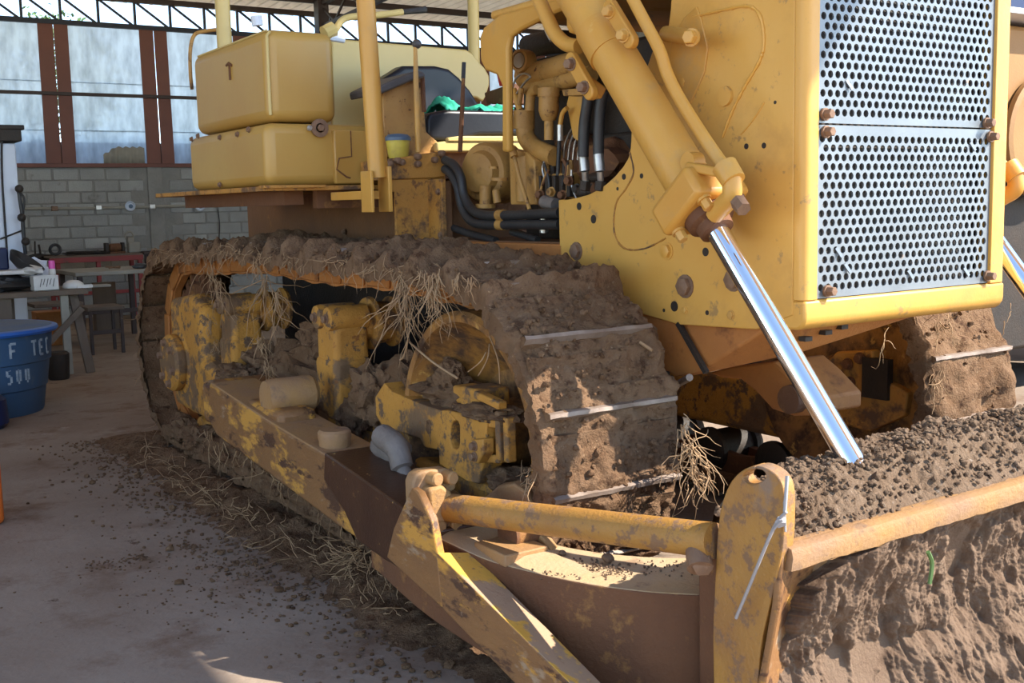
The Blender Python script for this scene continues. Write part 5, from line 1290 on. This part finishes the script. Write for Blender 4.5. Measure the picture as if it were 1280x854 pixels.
# dirt heap behind the top bar
NU, NV = 420, 110
def heap_h(x, v):
    return 0.14*min(1, v/0.33)**0.8*(0.45+0.55*min(1, x*2+0.05))*min(1, max(0, x-0.07)*12)-0.05*max(0, v-0.4)-0.5*max(0, v-0.75)
m = MB()
def hf(i, j):
    x = 1.9*i/(NU-1)+0.08; v = j/(NV-1); p = RA+rd*x
    y = 0.028+0.44*v
    h = heap_h(x, v)
    q = Vector((p.x, p.y+y, p.z+h-0.008))
    big = fbm(q*6, 4); med = fbm(q*22, 4); fin = noise.cell(q*70)*0.0+fbm(q*75, 3)
    blob = noise.voronoi(q*45)[0][0]
    k = min(1, v*8)
    return q+Vector((0.004*med, 0.006*med, (0.03*big+0.014*med+0.006*fin+0.012*(0.5-blob))*k))
m.grid(NU, NV, hf); o = m.build('dirt_heap', M_soil, bl, fix=False, ang=75); o['kind'] = 'stuff'
m = MB(); rn = random.Random(11)
for _ in range(1100):
    x = rn.uniform(0.1, 1.3); v = rn.uniform(0.02, 0.8); p = RA+rd*x; h = heap_h(x, v)
    q = Vector((p.x, p.y+0.028+0.44*v, p.z+h)); q.z += 0.03*fbm(q*6, 4)
    m.lump(q, rn.uniform(0.003, 0.010)*(1.7 if rn.random() < 0.05 else 1), rn.random()*9, 0.4, 1)
o = m.build('dirt_clods', M_soil, bl, fix=False); o['kind'] = 'stuff'
# cable tie knotted round the ear and loose rods
m = MB(); m.tube(smooth_path([at(983, 640, X=2.06), at(970, 655, X=2.055), at(955, 688, X=2.05), at(940, 725, X=2.05), at(920, 773, X=2.05)]), 0.0045, 6)
m.tube([at(978, 650, X=2.05), at(962, 668, X=2.04)], 0.003, 6); m.tube([at(984, 595, X=2.1), at(981, 640, X=2.08)], 0.005, 6); m.tube([at(979, 606, X=2.1), at(982, 665, X=2.08)], 0.003, 6); m.lump(at(976, 652, X=2.06), 0.014, 2, 0.4)
tag(m.build('cable_tie', M_tie), 'grey plastic cable tie knotted on the ear of the blade with its tail hanging', 'tie')
m = MB(); m.tube(smooth_path([at(940, 642, X=2.6), at(942, 600, X=2.6)]), 0.003, 5); m.tube(smooth_path([at(1160, 690, Y=1.8), at(1165, 705, Y=1.8), at(1162, 730, Y=1.8)]), [0.006]*17, 6)
tag(m.build('green_sprig', M_leaf), 'tiny green sprig stuck in the mud on the blade face', 'plant')

# ================================================================ ROOTS, STRAW, DEBRIS
def strands(mb, base, n, ln, spread, down, rn, r0=0.0022, curl=0.35):
    for _ in range(n):
        p = Vector(base)+Vector((rn.gauss(0, spread[0]), rn.gauss(0, spread[1]), rn.gauss(0, spread[2])))
        d = (Vector(down)+Vector((rn.gauss(0, curl), rn.gauss(0, curl), rn.gauss(0, curl)))).normalized()
        L_ = ln*rn.uniform(0.4, 1.2); pts = [p]
        for k in range(6):
            d = (d+Vector((rn.gauss(0, 0.34), rn.gauss(0, 0.34), rn.gauss(0, 0.34)-0.12*abs(down[2])))).normalized(); pts.append(pts[-1]+d*L_/6)
        r_ = r0*rn.uniform(0.6, 1.3); mb.tube(pts, [r_, r_, r_*0.9, r_*0.8, r_*0.7, r_*0.5, r_*0.3], 4, caps=False)
rn = random.Random(21)
groups = [
    ('dried roots hanging like a curtain between the two roller brackets of the near track', [((330, 350), 18, 0.30), ((345, 365), 14, 0.34), ((325, 425), 22, 0.12), ((335, 460), 14, 0.10), ((320, 330), 16, 0.14)]),
    ('dried roots hanging in front of the near final drive', [((262, 335), 14, 0.30), ((270, 350), 10, 0.25), ((262, 400), 14, 0.12), ((270, 430), 10, 0.10)]),
    ('pale roots dangling from the near track above the idler', [((503, 352), 22, 0.30), ((508, 365), 14, 0.30), ((541, 350), 26, 0.24), ((546, 345), 16, 0.24), ((497, 352), 8, 0.36), ((575, 350), 14, 0.10), ((590, 352), 10, 0.10), ((530, 345), 8, 0.14)]),
]
for lb, lst in groups:
    m = MB()
    for (q, n, ln) in lst:
        strands(m, at(q[0], q[1], X=2.07), n, ln, (0.012, 0.022, 0.015), (0, 0, -1), rn, 0.0022, 0.22)
    tag(m.build('dried_roots', M_straw, fix=False), lb, 'roots', kind='stuff')
m = MB()
for k in range(240):
    s = rn.uniform(1.9, 5.6); p, d, nn = tpos(s); q = p+Vector((XT-0.02, 0, 0))+nn*SGN*0.02
    strands(m, q, 1, rn.uniform(0.06, 0.16), (0.005, 0.02, 0.01), (-0.1, 0, -0.6), rn, 0.0018, 0.6)
for k in range(90):
    s = rn.uniform(4.5, 7.6); p, d, nn = tpos(s); q = p+Vector((XT+rn.uniform(-0.02, 0.1), 0, 0))+nn*SGN*0.03
    strands(m, q, 1, rn.uniform(0.06, 0.18), (0.01, 0.02, 0.01), (-0.2, 0.2, -0.5), rn, 0.0018, 0.6)
tag(m.build('root_fringe', M_straw, fix=False), 'fringe of short dry roots along the upper edge of the near track', 'roots', kind='stuff')
m = MB()
for (q, n, ln) in (((862, 560), 26, 0.22), ((872, 590), 20, 0.16), ((855, 535), 12, 0.2), ((868, 600), 12, 0.12)):
    strands(m, at(q[0], q[1], Y=2.85), n, ln, (0.012, 0.02, 0.02), (0.35, -0.1, -1), rn)
tag(m.build('dried_roots', M_straw, fix=False), 'tuft of pale roots hanging off the inner front corner of the near track', 'roots', kind='stuff')
m = MB()
for (q, n, ln) in (((668, 590), 10, 0.12), ((662, 600), 8, 0.1)):
    strands(m, at(q[0], q[1], X=2.09), n, ln, (0.01, 0.02, 0.01), (-0.3, -0.1, -0.5), rn)
for (q, X_, n, ln) in (((1180, 400), 4.1, 16, 0.14), ((1172, 470), 4.1, 16, 0.16), ((1265, 385), 4.6, 3, 0.08), ((1105, 415), 3.9, 5, 0.16)):
    strands(m, at(q[0], q[1], X=X_), n, ln, (0.02, 0.02, 0.03), (-0.2, -0.1, -0.8), rn)
tag(m.build('root_wisps', M_straw, fix=False), 'thin root wisps stuck to the far track beside the radiator guard', 'roots', kind='stuff')
m = MB()
m.tube(smooth_path([at(512, 428, X=2.12), at(540, 452, X=2.1), at(572, 473, X=2.09)]), 0.005, 5); m.tube(smooth_path([at(510, 425, X=2.1), at(505, 445, X=2.1), at(500, 450, X=2.1)]), 0.004, 5)
for a, b_ in (((612, 430), (598, 470)), ((608, 440), (585, 465)), ((612, 420), (625, 480))): m.tube(smooth_path([at(a[0], a[1], X=2.12), at((a[0]+b_[0])/2+4, (a[1]+b_[1])/2, X=2.1), at(b_[0], b_[1], X=2.12)]), 0.003, 4)
tag(m.build('dry_stalks', M_straw, fix=False), 'few long straight stalks lying across the near idler', 'stalks', kind='stuff')
# stick poking out of the track
m = MB(); m.tube([at(800, 428, Y=3.1), at(815, 438, Y=3.05)], 0.006, 6); tag(m.build('stick', M_straw), 'short stick stuck in the mud on the inner edge of the near track', 'stick')

# soil trail on the floor along the near track
m = MB(); NU, NV = 300, 36
def sf(i, j):
    y = 2.9+5.4*i/(NU-1); v = j/(NV-1); x = 1.62+0.75*v
    q = Vector((x, y, 0)); e = fbm(Vector((y*1.7, 0, 1)))*0.10
    h = 0.075*max(0, min(1, (v-0.18-e)/0.4))*(0.8+0.6*fbm(q*3))+0.022*fbm(q*12)+0.010*fbm(q*40)
    h = h*max(0, min(1, (v-0.10)*5))*min(1, (NU-1-i)/25, i/25) - 0.006
    return Vector((x, y, h))
m.grid(NU, NV, sf); tag(m.build('soil_trail', M_mud, fix=False, ang=75), 'dark crumbled soil fallen on the floor along the near track', 'soil', kind='stuff')
m = MB()
for k in range(1300):
    y = rn.uniform(3.2, 8.2); x = 1.95-abs(rn.gauss(0, 0.22))-0.10*rn.random(); r_ = rn.uniform(0.003, 0.012)*(2 if rn.random() < 0.05 else 1)
    m.lump((x, y, r_*0.5), (r_, r_, r_*0.7), rn.random()*9, 0.4, 1)
for k in range(500):
    c = at(rn.gauss(290, 90), rn.gauss(715, 35), Z=0); r_ = rn.uniform(0.002, 0.007); m.lump((c.x, c.y, r_*0.4), (r_, r_, r_*0.6), rn.random()*9, 0.4, 1)
for (q, s_) in (((140, 704), 30), ((175, 698), 14), ((240, 685), 14), ((300, 705), 22), ((130, 576), 14)):
    for k in range(60):
        c = at(rn.gauss(q[0], s_*0.6), rn.gauss(q[1], s_*0.16), Z=0); r_ = rn.uniform(0.003, 0.008); m.lump((c.x, c.y, r_*0.4), (r_, r_, r_*0.6), rn.random()*9, 0.4, 1)
tag(m.build('soil_crumbs', M_mud, fix=False), 'scattered crumbs of dark soil over the concrete floor', 'soil', kind='stuff')
m = MB()
for k in range(170):
    y = rn.uniform(3.6, 7.2); x = 1.98-abs(rn.gauss(0, 0.10)); strands(m, (x, y, 0.02+0.05*rn.random()), 1, rn.uniform(0.06, 0.2), (0.01, 0.02, 0.01), (rn.uniform(-1, 0.3), rn.uniform(-1, 1), 0.35), rn, 0.0025, 0.4)
for k in range(70):
    q = at(rn.gauss(450, 22), rn.gauss(690, 12), X=1.95); strands(m, q, 1, rn.uniform(0.08, 0.2), (0.01, 0.02, 0.02), (rn.uniform(-1, -0.2), rn.uniform(-1, 0.6), -0.2), rn, 0.003, 0.3)
for k in range(60):
    q = at(rn.uniform(240, 430), 0, X=1.9); y = rn.uniform(4.2, 6.2); strands(m, (1.96, y, 0.35), 1, rn.uniform(0.1, 0.3), (0.01, 0.02, 0.03), (-0.1, 0, -1), rn, 0.0025, 0.3)
tag(m.build('straw_litter', M_straw, fix=False), 'dry straw and root litter on the soil under the near push arm', 'straw', kind='stuff')

# ================================================================ SECOND MACHINE BEYOND
e = empty('parked_machine', (8.5, 6.3, 0), 'brown machine parked beyond the radiator guard at the right edge', 'machine')
m = MB(); m.box((7.2, 4.9, 1.75), (10.0, 7.8, 2.80)); m.build('body', M_mach, e, bevel=0.04)
m = MB(); m.lathe((7.95, 4.88, 2.0), (0, -1, 0), [(0, 0.46), (0.04, 0.46), (0.05, 0.42), (0.02, 0.40), (0.02, 0.1), (0.06, 0.08), (0.06, 0)], 48); m.build('round_cover', M_mach, e)
m = MB(); m.box((7.2, 4.7, 2.83), (10.2, 7.8, 2.87)); m.build('canopy_edge', M_white, e, bevel=0.004)
m = MB(); m.box((7.3, 4.95, 2.88), (10.0, 7.6, 3.6)); m.build('dark_cab', M_navy, e, bevel=0.03)
m = MB(); m.box((7.2, 5.0, 0.4), (10.0, 7.5, 1.75)); m.build('shade_base', M_dark, e, bevel=0.03)  # black box standing in for the shade below the body
for xx in (7.35, 9.85):
    for yy in (5.5, 7.2):
        m = MB(); m.lathe((xx-0.15, yy, 0.6), (1, 0, 0), [(0, 0.2), (0, 0.5), (0.04, 0.6), (0.26, 0.6), (0.3, 0.5), (0.3, 0.2)], 32); m.build('wheel', M_rubber, e)
